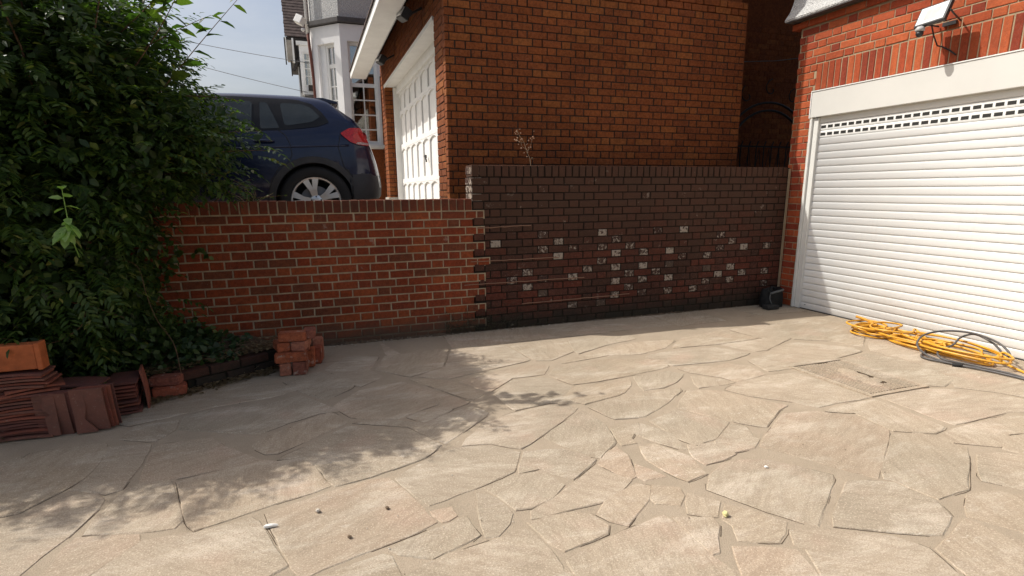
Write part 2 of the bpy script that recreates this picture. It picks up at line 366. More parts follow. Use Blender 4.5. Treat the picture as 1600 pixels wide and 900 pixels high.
# ---------------------------------------------------------------- brickwork
_bm = {}
def brick_geo(L, H, D, seed, c=.0035, j=.0018):
    r = random.Random(seed); q = lambda: r.uniform(-j, j)
    x, z = L/2, H/2; v = []
    for (a, b) in ((-x, -z), (x, -z), (x, z), (-x, z)): v.append((a+q(), D, b+q()))
    for (a, b) in ((-x, -z), (x, -z), (x, z), (-x, z)): v.append((a+q(), c+abs(q())*1.5, b+q()))
    for (a, b) in ((-x+c, -z+c), (x-c, -z+c), (x-c, z-c), (-x+c, z-c)): v.append((a+q()*2, q(), b+q()*1.4))
    f = []
    for k in (0, 4):
        for i in range(4): f.append((k+i, k+(i+1) % 4, k+4+(i+1) % 4, k+4+i))
    f.append((8, 9, 10, 11)); return v, f
def brick_mesh(L, H, D, mat, var):
    k = (round(L, 2), round(H, 3), round(D, 2), mat, var)
    if k not in _bm:
        v, f = brick_geo(L if round(L, 2) not in (.22, .10, .21) else L, H, D, hash((k[0], k[1], var)) & 0xffff)
        _bm[k] = (mesh('brick', v, f, M[mat]), v, f)
    return _bm[k]
def bond(u0, u1, z0, rows, pitch, keep=None, st=.215, hd=.1025, jt=.01, shift=0., matf=None, edge=None):
    """flemish bond: list of (centre u, centre z, length, height, is_header)"""
    out = []; per = st+hd+2*jt
    for r in range(rows):
        a = u0 + (edge(r)[0] if edge else 0); b = u1 + (edge(r)[1] if edge else 0)
        x = u0 - per + shift + (per/2 if r % 2 else 0); zc = z0+(r+.5)*pitch
        k = 0
        while x < b:
            L = st if k % 2 == 0 else hd
            s, e = max(x, a), min(x+L, b)
            if e-s > .03 and (keep is None or keep((s+e)/2, zc, s, e)): out.append(((s+e)/2, zc, e-s, pitch-jt, k % 2 == 1))
            x += L+jt; k += 1
    return out
def lay(parent, bricks, O, facing, mat, D=.1, cap=300, prio=None, name='brick', matf=None, jit=1.0, nm2='brickwork'):
    """facing '-Y' : u runs +X ; facing '-X' : u runs -Y (u = -Y)"""
    rot = 0 if facing == '-Y' else -math.pi/2
    c, s = math.cos(rot), math.sin(rot)
    lst = sorted(bricks, key=prio) if prio else list(bricks)
    V, F, MI = [], [], []; mats = []
    for i, (u, z, L, H, hdr) in enumerate(lst):
        mt = (matf(u, z, hdr) if matf else None) or mat
        me, v, f = brick_mesh(L, H, D, mt, random.randrange(5))
        pr = random.uniform(-.0035, .0015)*jit
        p = Vector((O[0]+u*c - pr*0, O[1]+u*s, O[2]+z)); p += Vector((-s, c, 0))*(-pr)
        ry = random.gauss(0, .004)*jit; rz = rot+random.gauss(0, .006)*jit
        if i < cap:
            o = bpy.data.objects.new(name, me); link(o, parent, p); o.rotation_euler = (random.gauss(0, .006)*jit, ry, rz)
        else:
            if mt not in mats: mats.append(mt)
            T = Matrix.Translation(p) @ Matrix.Rotation(rz, 4, 'Z') @ Matrix.Rotation(ry, 4, 'Y'); n = len(V)
            V += [T @ Vector(q) for q in v]; F += [tuple(k+n for k in q) for q in f]; MI += [mats.index(mt)]*len(f)
    if V:
        ob(nm2, mesh(nm2, V, F, [M[k] for k in mats], False, MI), parent, kind='stuff')

YW, TL, TD, XS = 5.20, 1.30, 1.61, 1.45
# low red wall --------------------------------------------------
lw = thing('brick_wall', 'low red brick garden wall with cream mortar in front of the dark blue car', 'wall', (-.8, YW+.1, 0))
toe = lambda r: .11 if (r % 2) else 0.0
pl = .0759; Z0L = TL-.112-16*pl
bl = bond(-4.2, XS, Z0L, 16, pl, jt=.0118, edge=lambda r: (0, toe(r)+(.05 if r in (6, 9) else 0)), shift=.07)
lay(lw, bl, (0, YW, 0), '-Y', 'brick_low', cap=250, prio=lambda b: -b[0] if b[0] > -1.25 else 5-b[0])
cop = []; x = XS-.04
while x > -4.2: cop.append((x, TL-.053, .064+random.uniform(-.003, .003), .104, True)); x -= .0745
lay(lw, cop, (0, YW-.004, 0), '-Y', 'brick_low', D=.218, cap=42, prio=lambda b: -b[0], nm2='coping')
B().box(-4.2, XS-.002, YW+.007, YW+.205, -.02, TL-.006).mk('mortar', M['mortar_low'], lw)
b = B()
for r_ in range(16):
    if toe(r_): b.box(XS-.001, XS+toe(r_)+(.062 if r_ in (9,) else .012), YW+.0055, YW+.1, max(0, Z0L+r_*pl-.004), Z0L+(r_+1)*pl+.004)
b.mk('mortar', M['mortar_low'], lw)
# tall dark wall ---------------------------------------------------
dw = thing('brick_wall', 'taller sooty brick garden wall with pale spotted bricks, left of the white roller door', 'wall', (3.4, YW+.1, 0))
pd = (TD-.112)/20
inz = lambda z: z < TL-.112
edge_d = lambda r: ((.012+toe(max(0, int(((r+.5)*pd-Z0L)/pl)))+(.05 if int(((r+.5)*pd-Z0L)/pl) in (6, 9) else 0)) if inz((r+.5)*pd) else 0., 0)
bd = bond(XS, 5.287, 0, 20, pd, edge=edge_d, shift=.12)
rp = random.Random(5)
def spot(u, z, h):
    if h and 1.6 < u < 5.1 and .15 < z < 1.0:
        d = abs(u-3.2)/1.6+abs(z-.52)/.4
        if rp.random() < .9-.45*d: return 'brick_pale'
    return None
lay(dw, bd, (0, YW, 0), '-Y', 'brick_dark', cap=270, prio=lambda b: b[0]*.3+b[1]*.1, matf=spot, jit=1.3)
cop = []; x = XS+.036
while x < 5.28: cop.append((x, TD-.053, .063+random.uniform(-.004, .004), .104, True)); x += .0748
lay(dw, cop, (0, YW-.004, 0), '-Y', 'brick_dark', D=.218, cap=30, prio=lambda b: b[0], nm2='coping')
B().box(XS+.008, 5.292, YW+.007, YW+.207, -.02, TD-.006).mk('mortar', M['mortar_dark'], dw)
lay(dw, [(-(YW+.055), TD-.053-.075*k-(.02 if k else 0), .1, .065, True) for k in range(0, 4)]+[(-(YW+.165), TD-.053-.075*k-(.02 if k else 0), .095, .065, True) for k in range(0, 4)], (XS-.004, 0, 0), '-X', 'brick_pale', D=.1, cap=8)
# pale lime lines dragged along a few joints
b = B()
for (x0, x1, z0, z1) in ((1.50, 2.05, 1.02, 1.035), (1.42, 2.35, .70, .70), (1.35, 2.65, .475, .475), (1.95, 3.2, .245, .26)):
    n = 16; b.tube([(x0+(x1-x0)*i/n, YW-.003+random.uniform(-.001, .001), z0+(z1-z0)*i/n+random.uniform(-.003, .003)) for i in range(n+1)], .0045, 5)
b.mk('mortar_smear', MT('pinkish_lime_smear', .9, .2, (.26, .15, .10)).m, dw, kind='stuff')
# the strip of mortar in the corner against the garage pier
B().box(5.262, 5.285, YW-.022, YW-.006, 0, TD-.02).mk('mortar_fillet', M['mortar_ours'], dw)

# ---------------------------------------------------------------- neighbour's garage
ng = thing('garage', 'orange-brown brick garage with white panelled door, behind the garden walls', 'garage', (3.2, 7.5, .93))
NX, NY, G2 = 1.40, 5.90, .93
topz = lambda X: 3.36+.05*(X-NX)
bb = bond(NX, 5.12, 1.2, 31, .0752, keep=lambda u, z, s, e: z < topz(u) or u > 3.74, shift=.05)
lay(ng, bb, (0, NY, 0), '-Y', 'brick_big', cap=300, prio=lambda b: b[0]+(3 if b[1] < 1.62 and b[0] > 1.5 else 0))
# return of the corner pier, wall over the door, far pilaster (face -X, u = -Y)
c1 = bond(-6.40, -NY-.105, .93, 32, .0752, shift=.16)
lay(ng, [q for q in c1 if q[1] > 1.2], (NX, 0, 0), '-X', 'brick_big', cap=100)
c1b = bond(-11.1, -6.41, 3.19, 8, .0752)
lay(ng, c1b, (NX, 0, 0), '-X', 'brick_big', cap=110)
c2 = bond(-11.05, -10.62, .93+.3, 26, .0752)
lay(ng, c2, (NX, 0, 0), '-X', 'brick_big', cap=60)
c3 = bond(NX, NX+.24, .93+.3, 26, .0752, shift=.1)
lay(ng, c3, (0, 10.60, 0), '-Y', 'brick_big', cap=60)
b = B()
b.box(NX+.007, NX+.23, NY+.007, 6.40, .3, 3.44)              # corner pier
b.box(NX+.23, 5.11, NY+.007, NY+.22, .3, 3.38); b.box(NX+.1, 5.11, 6.21, 6.3, 3.3, 3.84)               # long wall
b.box(NX+.007, NX+.23, 6.40, 11.05, 3.20, 3.84)              # over the door
b.box(NX+.007, NX+.23, 10.607, 11.04, .5, 3.2)               # far pier
b.mk('mortar', M['mortar_big'], ng)
b = B(); b.box(NX+.25, 5.0, 11.0, 11.2, .5, 3.4); b.box(4.98, 5.11, NY+.22, 11.0, .5, 3.4); b.mk('rear_wall', M['mortar_big'], ng)
B().box(NX-.03, NX+.27, 10.58, 11.08, .5, 1.27).mk('plinth', M['plinth'], ng)
# door frame, lintel soffit and the panelled door
b = B(); b.box(NX-.012, NX+.205, 6.41, 10.60, 3.172, 3.20); b.box(NX-.014, NX+.002, 6.41, 10.60, 3.155, 3.205)
b.box(NX+.19, NX+.25, 6.36, 10.60, 3.05, 3.172); b.box(NX+.14, NX+.24, 10.50, 10.60, .93, 3.16); b.box(NX+.14, NX+.24, 6.36, 6.46, .93, 3.16)
b.mk('door_frame', M['white_paint'], ng, bevel=.003)
DX = NX+.225
zr = [(.98, 1.52), (1.59, 2.12), (2.19, 2.70), (2.75, 3.03)]; ys = [6.47+i*.504 for i in range(9)]
dr = B(); dr.box(DX+.025, DX+.05, 6.46, 10.50, .94, 3.05)
door = dr.mk('garage_door', M['white_paint'], ng)
b = B()
zs = [.94, .98, 1.52, 1.59, 2.12, 2.19, 2.70, 2.75, 3.03, 3.05]
for i in range(0, 10, 2): b.box(DX, DX+.025, 6.46, 10.50, zs[i], zs[i+1] if i+1 < 10 else 3.05)
b.mk('rail', M['white_paint'], door, bevel=.003)
for (z0, z1) in zr:
    for y in ys:
        B().box(DX+.001, DX+.025, y-.032, y+.032, z0+.001, z1-.001).mk('stile', M['white_paint'], door, bevel=.004)
    for y in ys[:-1]:       # arched heads
        b = B(); pts = [(y+.033, z1+.0)]; n = 8
        poly = [(y+.032+.44*t/n, z1-.001) for t in (0, n)]
        arc = [(y+.032+.44*t/n, z1-.012-.04*abs(2*t/n-1)**2.2) for t in range(n, -1, -1)]
        b.prism([p for p in poly+arc], 0, DX+.003, DX+.024); b.mk('panel_head', M['white_paint'], door)
b = B(); b.tube([(DX-.03, 8.2, 1.86), (DX-.04, 8.1, 1.86), (DX-.04, 8.02, 1.78)], .012, 6); b.lathe([(.001, -.03), (.022, -.03), (.022, .0), (.001, 0)], (DX, 8.2, 1.86), 0, 12)
b.mk('handle', M['iron'], door)
# eaves : soffit, fascia, tiles
b = B(); b.box(.88, 1.12, 5.93, 11.0, 3.36, 3.372); b.mk('soffit', M['white_paint'], ng)
B().prism([(1.121, 3.362), (1.135, 3.362), (1.17, 3.50), (1.121, 3.50)], 1, 5.95, 11.0).mk('soffit_board', M['lamp_grey'], ng)
B().box(.862, .879, 5.93, 11.02, 3.357, 3.47).mk('fascia_board', M['white'], ng, bevel=.003)
B().box(.881, 1.12, 10.99, 11.02, 3.373, 3.47).mk('fascia_end', M['white'], ng)
b = B(); b.prism([(.84, 3.475), (1.40, 3.87), (3.72, 3.90), (3.72, 3.87), (1.40, 3.845), (.84, 3.455)], 1, 6.2, 11.0); b.mk('roof', M['roof_tile'], ng)
tb = B(); tb.prism([(-.08, 0), (.0, .028), (.08, 0), (.08, -.016), (.0, .012), (-.08, -.016)], 0, 0, .34)
bmt = mesh('roof_tile', tb.v, tb.f, M['roof_tile'])
for row in range(2):
    for i in range(31):
        o = bpy.data.objects.new('roof_tile', bmt); link(o, ng, (.91+row*.25, 6.05+i*.164, 3.49+row*.165)); o.rotation_euler = (0, -.6+random.gauss(0, .015), 0)
for (x, y, z) in ((1.22, 6.95, 3.36), (1.24, 9.3, 3.36)):
    t = thing('security_light', 'black security light under the garage eaves, ' + ('the one nearer the corner pier' if y < 8 else 'the one nearer the white bay window'), 'light', (x, y, z), 'security lights under the eaves')
    T = Matrix.Translation((x-.02, y, z-.02)) @ Matrix.Rotation(.5, 4, 'Y') @ Matrix.Rotation(.2, 4, 'Z')
    q = B(); q.box(-.06, .03, -.09, .09, -.07, .06, 0, T); q.mk('housing', M['black_plastic'], t, bevel=.01)
    q = B(); q.box(-.075, -.061, -.075, .075, -.055, .045, 0, T); q.mk('lamp_glass', M['lamp_glass'], t, bevel=.004)
    q = B(); q.tube([T @ Vector((.03, 0, 0)), (x+.06, y, z+.01), (x+.17, y, z+.07)], .014, 8); q.mk('bracket', M['black_plastic'], t)
# taller house block behind (shades the garage front and the passage)
mh = thing('house', 'tall brick house beyond the dark passage with the iron gate', 'house', (6.0, 9.0, .93))
b = B(); b.box(3.745, 5.10, 5.99, 11.2, 3.5, 7.4); b.box(5.12, 9.2, 7.2, 12, -.02, 7.4); b.mk('wall', M['brick_big'], mh)
lay(mh, [(-0, 0, 0, 0, 0)][:0] + bond(5.12, 7.6, 1.3, 32, .0752), (0, 7.195, 0), '-Y', 'brick_big', cap=0, nm2='brickwork')
b = B(); b.prism([(5.9, 7.3), (5.9, 7.45), (8.5, 9.4), (11.5, 7.45), (11.5, 7.3)], 0, 3.6, 9.4); b.mk('roof', M['roof_tile'], mh)
# ---------------------------------------------------------------- our garage (white roller door)
GX = 5.30
og = thing('garage', 'bright red brick garage with a wide white roller shutter door', 'garage', (6.5, 3.0, 0))
openY = 4.975
def kp(u, z, s, e): return not ((-e) < 0 and 0) and not (s > -openY+.0 and z < 2.69)
rows_hi = bond(-5.25, 1.0, 2.69, 5, .0775, keep=lambda u, z, s, e: u < -.3, shift=.03)
rows_pier = bond(-5.25, -openY-.008, .0, 36, .0747, shift=.02)
lay(og, rows_pier, (GX, 0, 0), '-X', 'brick_ours', cap=90, jit=.7, nm2='pier_brickwork')
lay(og, rows_hi, (GX, 0, 0), '-X', 'brick_ours', cap=130, prio=lambda b: b[0], jit=.7)
sold = []; y = openY-.03
while y > .3: sold.append((-y, 2.545, .066, .272, False)); y -= .0765
lay(og, sold, (GX, 0, 0), '-X', 'brick_ours', cap=50, prio=lambda b: b[0], jit=.7, nm2='soldier_course')
band = []; y = 5.24
while y > .3: band.append((-y, 3.125, .215, .062, False)); y -= .2255
lay(og, band, (GX-.028, 0, 0), '-X', 'brick_ours', D=.13, cap=20, prio=lambda b: b[0], nm2='string_course')
b = B(); b.box(GX+.007, GX+.3, openY, 5.243, -.02, 2.404); b.box(GX+.007, GX+.3, .3, 5.243, 2.405, 3.175); b.box(GX+.3, 9, 5.02, 5.243, -.02, 3.17); b.box(GX-.018, GX+.006, .3, 5.24, 3.097, 3.168)
b.mk('mortar', M['mortar_ours'], og)
B().prism([(5.17, 3.178), (5.165, 3.195), (5.235, 3.29), (5.275, 3.40), (5.285, 3.55), (5.285, 6.2), (9.2, 6.2), (9.2, 3.178)], 1, -.6, 5.36).mk('pebbledash_wall', M['dash'], og)
B().box(5.172, 5.30, -.6, 5.34, 3.166, 3.177).mk('drip_bead', M['lead'], og)
b = B(); b.box(6.2, 6.3, -.6, 5.0, 0, 3.1); b.mk('inner_wall', M['concrete'], og)
B().box(GX-.035, GX+.05, .3, openY-.003, 2.125, 2.392).mk('shutter_box', M['white_box'], og, bevel=.004)
b = B(); b.box(GX-.042, GX-.02, .3, openY+.006, 2.393, 2.402); b.box(GX-.04, GX-.02, openY-.002, openY+.008, 2.12, 2.40); b.mk('box_trim', M['white'], og)
rd = B(); rd.box(GX-.028, GX+.02, openY-.030, openY, 0.004, 2.118); rd.box(GX-.005, GX+.07, openY-.096, openY-.032, .004, 2.118)
rail = rd.mk('guide_rail', M['grey_pvc'], og, bevel=.003)
rd = B(); rd.box(GX+.058, GX+.062, .3, openY-.096, .03, 2.12); roller = rd.mk('roller_door', M['grey_pvc'], og)
# slat profile (x outwards negative) : curved face with a groove below
P = .0764; sx = GX+.035
prof = [(0, .0005), (-.0055, .003), (-.0085, .012), (-.0098, .030), (-.0098, .050), (-.0092, .066), (-.007, .0715), (0, .0745)]
Y0, Y1 = .3, openY-.090
sv = [(x, y, z) for y in (Y1, Y0) for (x, z) in prof]; n = len(prof)
sf = [(i, i+1, i+1+n, i+n) for i in range(n-1)] + [tuple(range(n)), tuple(range(n, 2*n))[::-1]]
sm = mesh('slat', sv, sf, M['white']); 
for p in sm.polygons: p.use_smooth = True
zb = 1.908-25*P+.0
for i in range(25):
    o = bpy.data.objects.new('slat', sm); link(o, roller, (sx, 0, zb+i*P))
vb = B(); vb.add(sv, sf, 0)
y = Y1-.022
while y > .35:
    vb.box(-.0108, -.004, y-.062, y, .022, .051, 1); y -= .0838
vm = mesh('vent_slat', vb.v, vb.f, [M['white'], M['vent']], False, vb.m)
for i in (25, 26):
    o = bpy.data.objects.new('vent_slat', vm); link(o, roller, (sx, 0, zb+i*P)); o['label'] = 'slat pierced by a row of dark vent slots'
o = bpy.data.objects.new('slat', sm); link(o, roller, (sx, 0, zb+27*P))
B().box(GX+.02, GX+.06, .3, Y1, -.004, .006).mk('rubber_seal', M['rubber'], roller)
b = B(); b.lathe([(.001, -.004), (.006, -.004), (.006, .003)], (sx-.01, 4.82, .05), 0, 10); b.mk('rivet', M['rubber'], roller)
# floodlight on the garage
fl = thing('floodlight', 'black LED floodlight with motion sensor, above the white roller door', 'light', (5.2, 3.62, 2.75))
C0 = Vector((5.07, 3.625, 2.79)); T = Matrix.Translation(C0) @ Matrix.Rotation(math.radians(24), 4, 'Y') @ Matrix.Rotation(math.radians(-4), 4, 'Z')
b = B(); b.box(-.012, .022, -.132, .132, -.088, .088, 0, T); b.mk('housing', M['black_plastic'], fl, bevel=.006)
b = B()
for k in range(9): b.box(.0225, .04, -.1+k*.024, -.094+k*.024, -.06, .06, 0, T)
b.mk('cooling_fin', M['black_plastic'], fl)
b = B(); b.box(-.0155, -.0123, -.118, .118, -.074, .074, 0, T); b.mk('lamp_glass', M['lamp_glass'], fl, bevel=.001)
b = B(); b.box(-.0168, -.0157, -.06, .06, -.045, .045, 0, T); b.mk('led_panel', M['lamp_grey'], fl)
b = B()
for s in (-1, 1): b.tube([T @ Vector((.005, s*.138, 0)), T @ Vector((.06, s*.138, -.01)), (5.285, 3.625+s*.09, 2.735)], .007, 6)
b.box(5.275, 5.297, 3.57, 3.68, 2.722, 2.752); b.mk('bracket', M['black_plastic'], fl)
pc = T @ Vector((0, .065, -.115))
b = B(); b.lathe([(.001, .026), (.022, .024), (.035, .010), (.037, -.010), (.024, -.016), (.001, -.016)], pc, 2, 16); b.mk('sensor_cap', M['lamp_grey'], fl, smooth=True)
b = B(); b.lathe([(.001, -.015), (.027, -.015), (.030, -.036), (.018, -.055), (.001, -.062)], pc, 2, 16); b.tube([pc+Vector((.0, 0, .02)), T @ Vector((.0, .05, -.08))], .01, 8); b.mk('sensor', M['black_plastic'], fl, smooth=True)
b = B(); b.tube([T @ Vector((.03, .0, -.08)), (5.16, 3.66, 2.64), (5.25, 3.68, 2.57), (5.291, 3.66, 2.56), (5.292, 3.6, 2.52), (5.292, 3.54, 2.47)], .006, 6); b.mk('cable', M['rubber'], fl)
SLABS = [[-0.949,2.816,-0.971,2.676,-0.994,2.523,-0.656,2.432,-0.633,2.483,-0.665,2.59,-0.761,2.917,-0.922,2.911],
[-0.628,2.549,-0.574,2.397,-0.434,2.435,-0.259,2.5,-0.031,2.56,-0.093,2.786,-0.149,2.904,-0.373,2.927,-0.549,2.914,-0.711,2.872],
[-1.054,2.873,-1.2,2.903,-1.257,2.826,-1.293,2.738,-1.356,2.731,-1.493,2.657,-1.354,2.215,-1.196,2.094,-1.141,2.277,-1.103,2.408,-1.057,2.514,-1.032,2.631,-1.013,2.719,-1.011,2.798],
[-1.131,3.196,-1.15,3.062,-1.182,2.976,-1.056,2.898,-1.016,2.865,-0.965,2.877,-0.954,3.037,-0.947,3.157,-0.95,3.385,-1.155,3.445],
[-1.547,3.459,-1.541,3.306,-1.655,3.103,-1.476,2.806,-1.333,2.811,-1.288,2.877,-1.224,2.973,-1.17,3.083,-1.153,3.204,-1.165,3.406,-1.196,3.503,-1.535,3.504],
[-1.7,3.201,-1.529,3.316,-1.567,3.483,-1.606,3.435,-1.802,3.426],
[-1.029,2.432,-1.034,2.271,-1.035,2.035,-0.955,2.006,-0.91,2.181,-0.871,2.234,-0.815,2.327,-0.767,2.379,-0.777,2.429,-1.006,2.504],
[-0.8,2.305,-0.857,2.214,-0.895,1.984,-0.318,1.772,-0.295,1.962,-0.2,2.006,-0.279,2.235,-0.323,2.368,-0.343,2.401,-0.568,2.361,-0.743,2.379],
[-0.255,2.293,-0.191,2.071,-0.145,1.921,-0.001,1.973,0.293,2.056,0.385,2.09,0.33,2.304,0.254,2.538,0.171,2.556,-0.032,2.504,-0.286,2.427],
[0.351,2.338,0.386,2.244,0.453,2.258,0.619,2.311,0.841,2.394,0.948,2.571,0.837,2.696,0.635,2.755,0.452,2.648,0.286,2.539],
[0.86,2.372,0.988,2.374,1.024,2.318,1.086,2.221,1.287,2.351,1.182,2.524,0.985,2.574],
[0.586,2.072,0.56,1.929,0.601,1.914,0.673,1.978,0.712,2.041,0.688,2.182,0.632,2.281],
[0.711,2.204,0.743,2.077,0.808,2.064,0.923,2.101,1.023,2.179,0.985,2.34,0.846,2.351,0.669,2.299],
[0.401,2.151,0.417,2.094,0.444,2.093,0.482,2.11,0.482,2.18,0.394,2.196],
[0.219,1.945,0.326,1.868,0.533,1.939,0.524,1.994,0.534,2.091,0.185,1.987],
[-0.219,1.736,0.117,1.612,0.2,1.772,0.19,1.859,0.185,1.932,0.159,1.95,-0.008,1.924,-0.142,1.877],
[0.216,1.756,0.167,1.594,0.648,1.417,0.746,1.579,0.771,1.652,0.768,1.746,0.747,1.874,0.735,1.921,0.666,1.904,0.608,1.893,0.311,1.841,0.233,1.804],
[0.793,1.802,0.818,1.736,1.025,1.776,1.062,1.819,1.045,1.912,0.966,1.957,0.766,1.964],
[0.927,2.082,0.807,2.032,0.779,1.99,0.826,1.983,0.955,1.993,1.122,1.998,1.231,2.034,1.346,2.104,1.257,2.288,1.06,2.166],
[1.067,1.919,1.095,1.852,1.134,1.798,1.231,1.869,1.336,1.941,1.408,2.029,1.373,2.068,1.171,2.003],
[0.808,1.57,0.756,1.378,1.195,1.217,1.326,1.347,1.352,1.403,1.33,1.51,1.339,1.722,1.331,1.801,1.101,1.757,0.814,1.68],
[0.754,1.558,0.682,1.42,0.694,1.416,0.79,1.555,0.797,1.596,0.789,1.645],
[1.357,1.662,1.345,1.525,1.369,1.524,1.491,1.665,1.51,1.708,1.364,1.783],
[1.35,1.936,1.35,1.902,1.431,1.844,1.497,1.911,1.529,1.965,1.431,2.033],
[1.487,1.856,1.433,1.789,1.525,1.723,1.62,1.801,1.549,1.915],
[1.553,1.697,1.552,1.638,1.5,1.559,1.64,1.493,1.713,1.53,1.77,1.577,1.744,1.652,1.641,1.777],
[1.379,1.382,1.249,1.197,1.459,1.12,1.601,1.246,1.628,1.309,1.669,1.417,1.588,1.473,1.461,1.529],
[1.707,1.803,1.771,1.679,1.871,1.524,2.058,1.644,2.297,1.808,2.122,2.045,2.009,2.08,1.899,2.099,1.744,2.015,1.647,1.922],
[2.282,2.079,2.381,1.889,2.473,1.722,2.727,1.88,3.043,2.09,3.048,2.289,2.889,2.448,2.674,2.485,2.207,2.189],
[1.941,1.503,2.143,1.38,2.285,1.304,2.463,1.375,2.527,1.481,2.503,1.646,2.447,1.686,2.333,1.748],
[2.701,1.836,2.507,1.709,2.538,1.672,2.554,1.494,2.764,1.499,3.222,1.783,3.185,1.998,3.007,2.028],
[2.925,1.534,3.015,1.412,3.083,1.35,3.387,1.505,3.391,1.615,3.309,1.685,3.195,1.704],
[2.614,1.398,2.539,1.357,2.626,1.201,2.596,1.1,2.898,1.255,2.93,1.366,2.879,1.438,2.726,1.459],
[2.347,1.281,2.186,1.243,2.117,1.038,2.181,0.855,2.529,1.067,2.513,1.336],
[1.827,1.497,1.753,1.53,1.694,1.46,1.712,1.41,1.648,1.283,1.506,1.103,1.95,0.939,2.067,1.057,2.152,1.252,2.105,1.353,1.965,1.437,1.896,1.467],
[2.636,2.97,2.714,2.805,2.89,2.624,2.963,2.5,3.211,2.515,3.42,2.498,3.376,3.065,3.113,3.085,2.817,3.045],
[3.102,2.334,3.067,2.08,3.246,1.975,3.387,1.998,3.391,2.066,3.414,2.317,3.426,2.457,3.209,2.466,2.943,2.439],
[3.495,2.252,3.477,2.013,3.993,2.029,4.259,1.951,4.376,2.01,4.27,2.238,4.058,2.427,3.891,2.504,3.501,2.492],
[3.23,1.856,3.364,1.762,3.395,1.734,3.636,1.819,3.92,1.777,4.112,1.875,3.911,1.983,3.423,1.965,3.196,1.921],
[3.394,1.71,3.425,1.634,3.47,1.547,3.846,1.74,3.613,1.791],
[3.988,2.567,4.097,2.482,4.288,2.541,4.461,2.783,4.415,3.056,4.344,3.243,3.946,3.18],
[3.454,3.171,3.934,3.242,4.36,3.321,4.389,3.418,4.251,3.584,4.057,3.754,3.606,3.592,3.275,3.44,3.21,3.179],
[4.416,3.662,4.498,3.42,5.106,3.894,5.056,4.379,4.448,4.425,4.172,4.149,4.147,3.841],
[4.498,3.063,4.405,2.653,4.326,2.557,4.161,2.443,4.326,2.27,4.444,2.045,5.07,2.365,5.169,2.579,5.153,3.6,5.129,3.884,4.44,3.289],
[2.087,3.166,2.247,3.161,2.392,3.223,2.561,3.346,2.512,3.448,2.194,3.438],
[2.478,3.073,2.788,3.056,2.758,3.143,2.605,3.297],
[2.644,3.364,2.798,3.19,2.824,3.072,3.129,3.127,3.176,3.331,3.073,3.443,2.933,3.425,2.612,3.513],
[1.527,3.232,1.587,3.083,1.861,3.144,1.935,3.169,2.053,3.279,2.135,3.413,1.779,3.383,1.54,3.432],
[1.848,3.097,1.6,3.018,1.652,2.797,1.837,2.759,2.109,2.909,2.361,3.089,2.229,3.098,2.004,3.116],
[2.131,2.816,2.208,2.662,2.309,2.506,2.414,2.375,2.686,2.548,2.797,2.575,2.682,2.741,2.572,2.953,2.378,3.041],
[1.85,2.428,1.882,2.328,2.033,2.35,2.254,2.496,2.24,2.553,2.077,2.768,1.847,2.691],
[2.018,2.312,1.951,2.179,2.151,2.185,2.254,2.249,2.251,2.295,2.316,2.422,2.259,2.464],
[1.787,2.209,1.786,2.126,1.911,2.132,2.008,2.15,1.989,2.297,1.856,2.338],
[1.546,2.269,1.564,2.137,1.599,2.016,1.726,2.035,1.768,2.216,1.685,2.402,1.597,2.41],
[1.66,2.611,1.658,2.574,1.709,2.437,1.796,2.285,1.847,2.484,1.77,2.669],
[1.407,2.134,1.41,2.093,1.525,2.076,1.47,2.252],
[1.356,2.126,1.38,2.131,1.469,2.344,1.476,2.455,1.389,2.406,1.289,2.32],
[1.148,2.711,1.215,2.562,1.313,2.371,1.484,2.504,1.55,2.732,1.537,2.984],
[1.501,2.463,1.581,2.45,1.593,2.516,1.756,2.674,1.571,2.694],
[0.849,2.734,0.967,2.622,1.029,2.658,1.137,2.733,1.517,3.026,1.41,3.138,1.091,3.096,0.896,3.009,0.676,2.773],
[1.121,3.142,1.392,3.182,1.543,3.088,1.508,3.252,1.646,3.391,1.545,3.656,1.297,3.673,1.103,3.46],
[0.544,3.163,0.744,3.285,0.731,3.409,0.465,3.278],
[0.916,3.413,1.029,3.488,0.873,3.82,0.595,3.989],
[0.04,3.623,0.131,3.405,0.211,3.342,0.397,3.272,0.485,3.326,0.716,3.439,0.728,3.303,0.888,3.374,0.53,3.937,0.222,3.865],
[-0.605,3.447,-0.389,3.337,-0.236,3.448,-0.049,3.54,0.098,3.518,0.004,3.625,-0.169,3.918,-0.329,3.837,-0.687,3.839,-0.849,3.787,-0.845,3.576],
[-0.382,3.12,-0.335,3.045,-0.286,3.027,-0.125,3.145,0.095,3.312,0.02,3.525,-0.126,3.438,-0.36,3.26,-0.41,3.182],
[-0.912,3.245,-0.891,2.926,-0.769,2.913,-0.552,2.936,-0.287,2.918,-0.377,2.982,-0.558,3.212,-0.643,3.358,-0.909,3.369],
[-0.14,2.908,-0.071,2.792,-0.002,2.561,0.175,2.594,0.448,2.696,0.568,2.805,0.443,3.071,0.23,3.151,0.114,3.264,-0.104,3.067,-0.27,2.957],
[0.452,3.126,0.592,2.831,0.692,2.91,0.952,3.149,0.897,3.297,0.721,3.237,0.536,3.125,0.391,3.231,0.139,3.306],
[-0.946,3.436,-0.877,3.569,-0.872,3.72,-1.102,3.714,-1.136,3.544],
[-1.149,3.741,-0.878,3.843,-0.703,3.905,-0.376,3.957,-0.137,4.073,-0.349,4.228,-0.758,4.445,-1.067,4.143,-1.231,3.824],
[-0.17,4.001,-0.013,3.767,0.166,3.943,0.214,4.104,-0.035,4.411,-0.29,4.266],
[0.22,3.951,0.402,4.111,0.323,4.325,0.434,4.658,0.206,4.788,0.005,4.483],
[0.382,4.32,0.605,4.049,0.885,4.197,1.054,4.695,0.498,4.654],
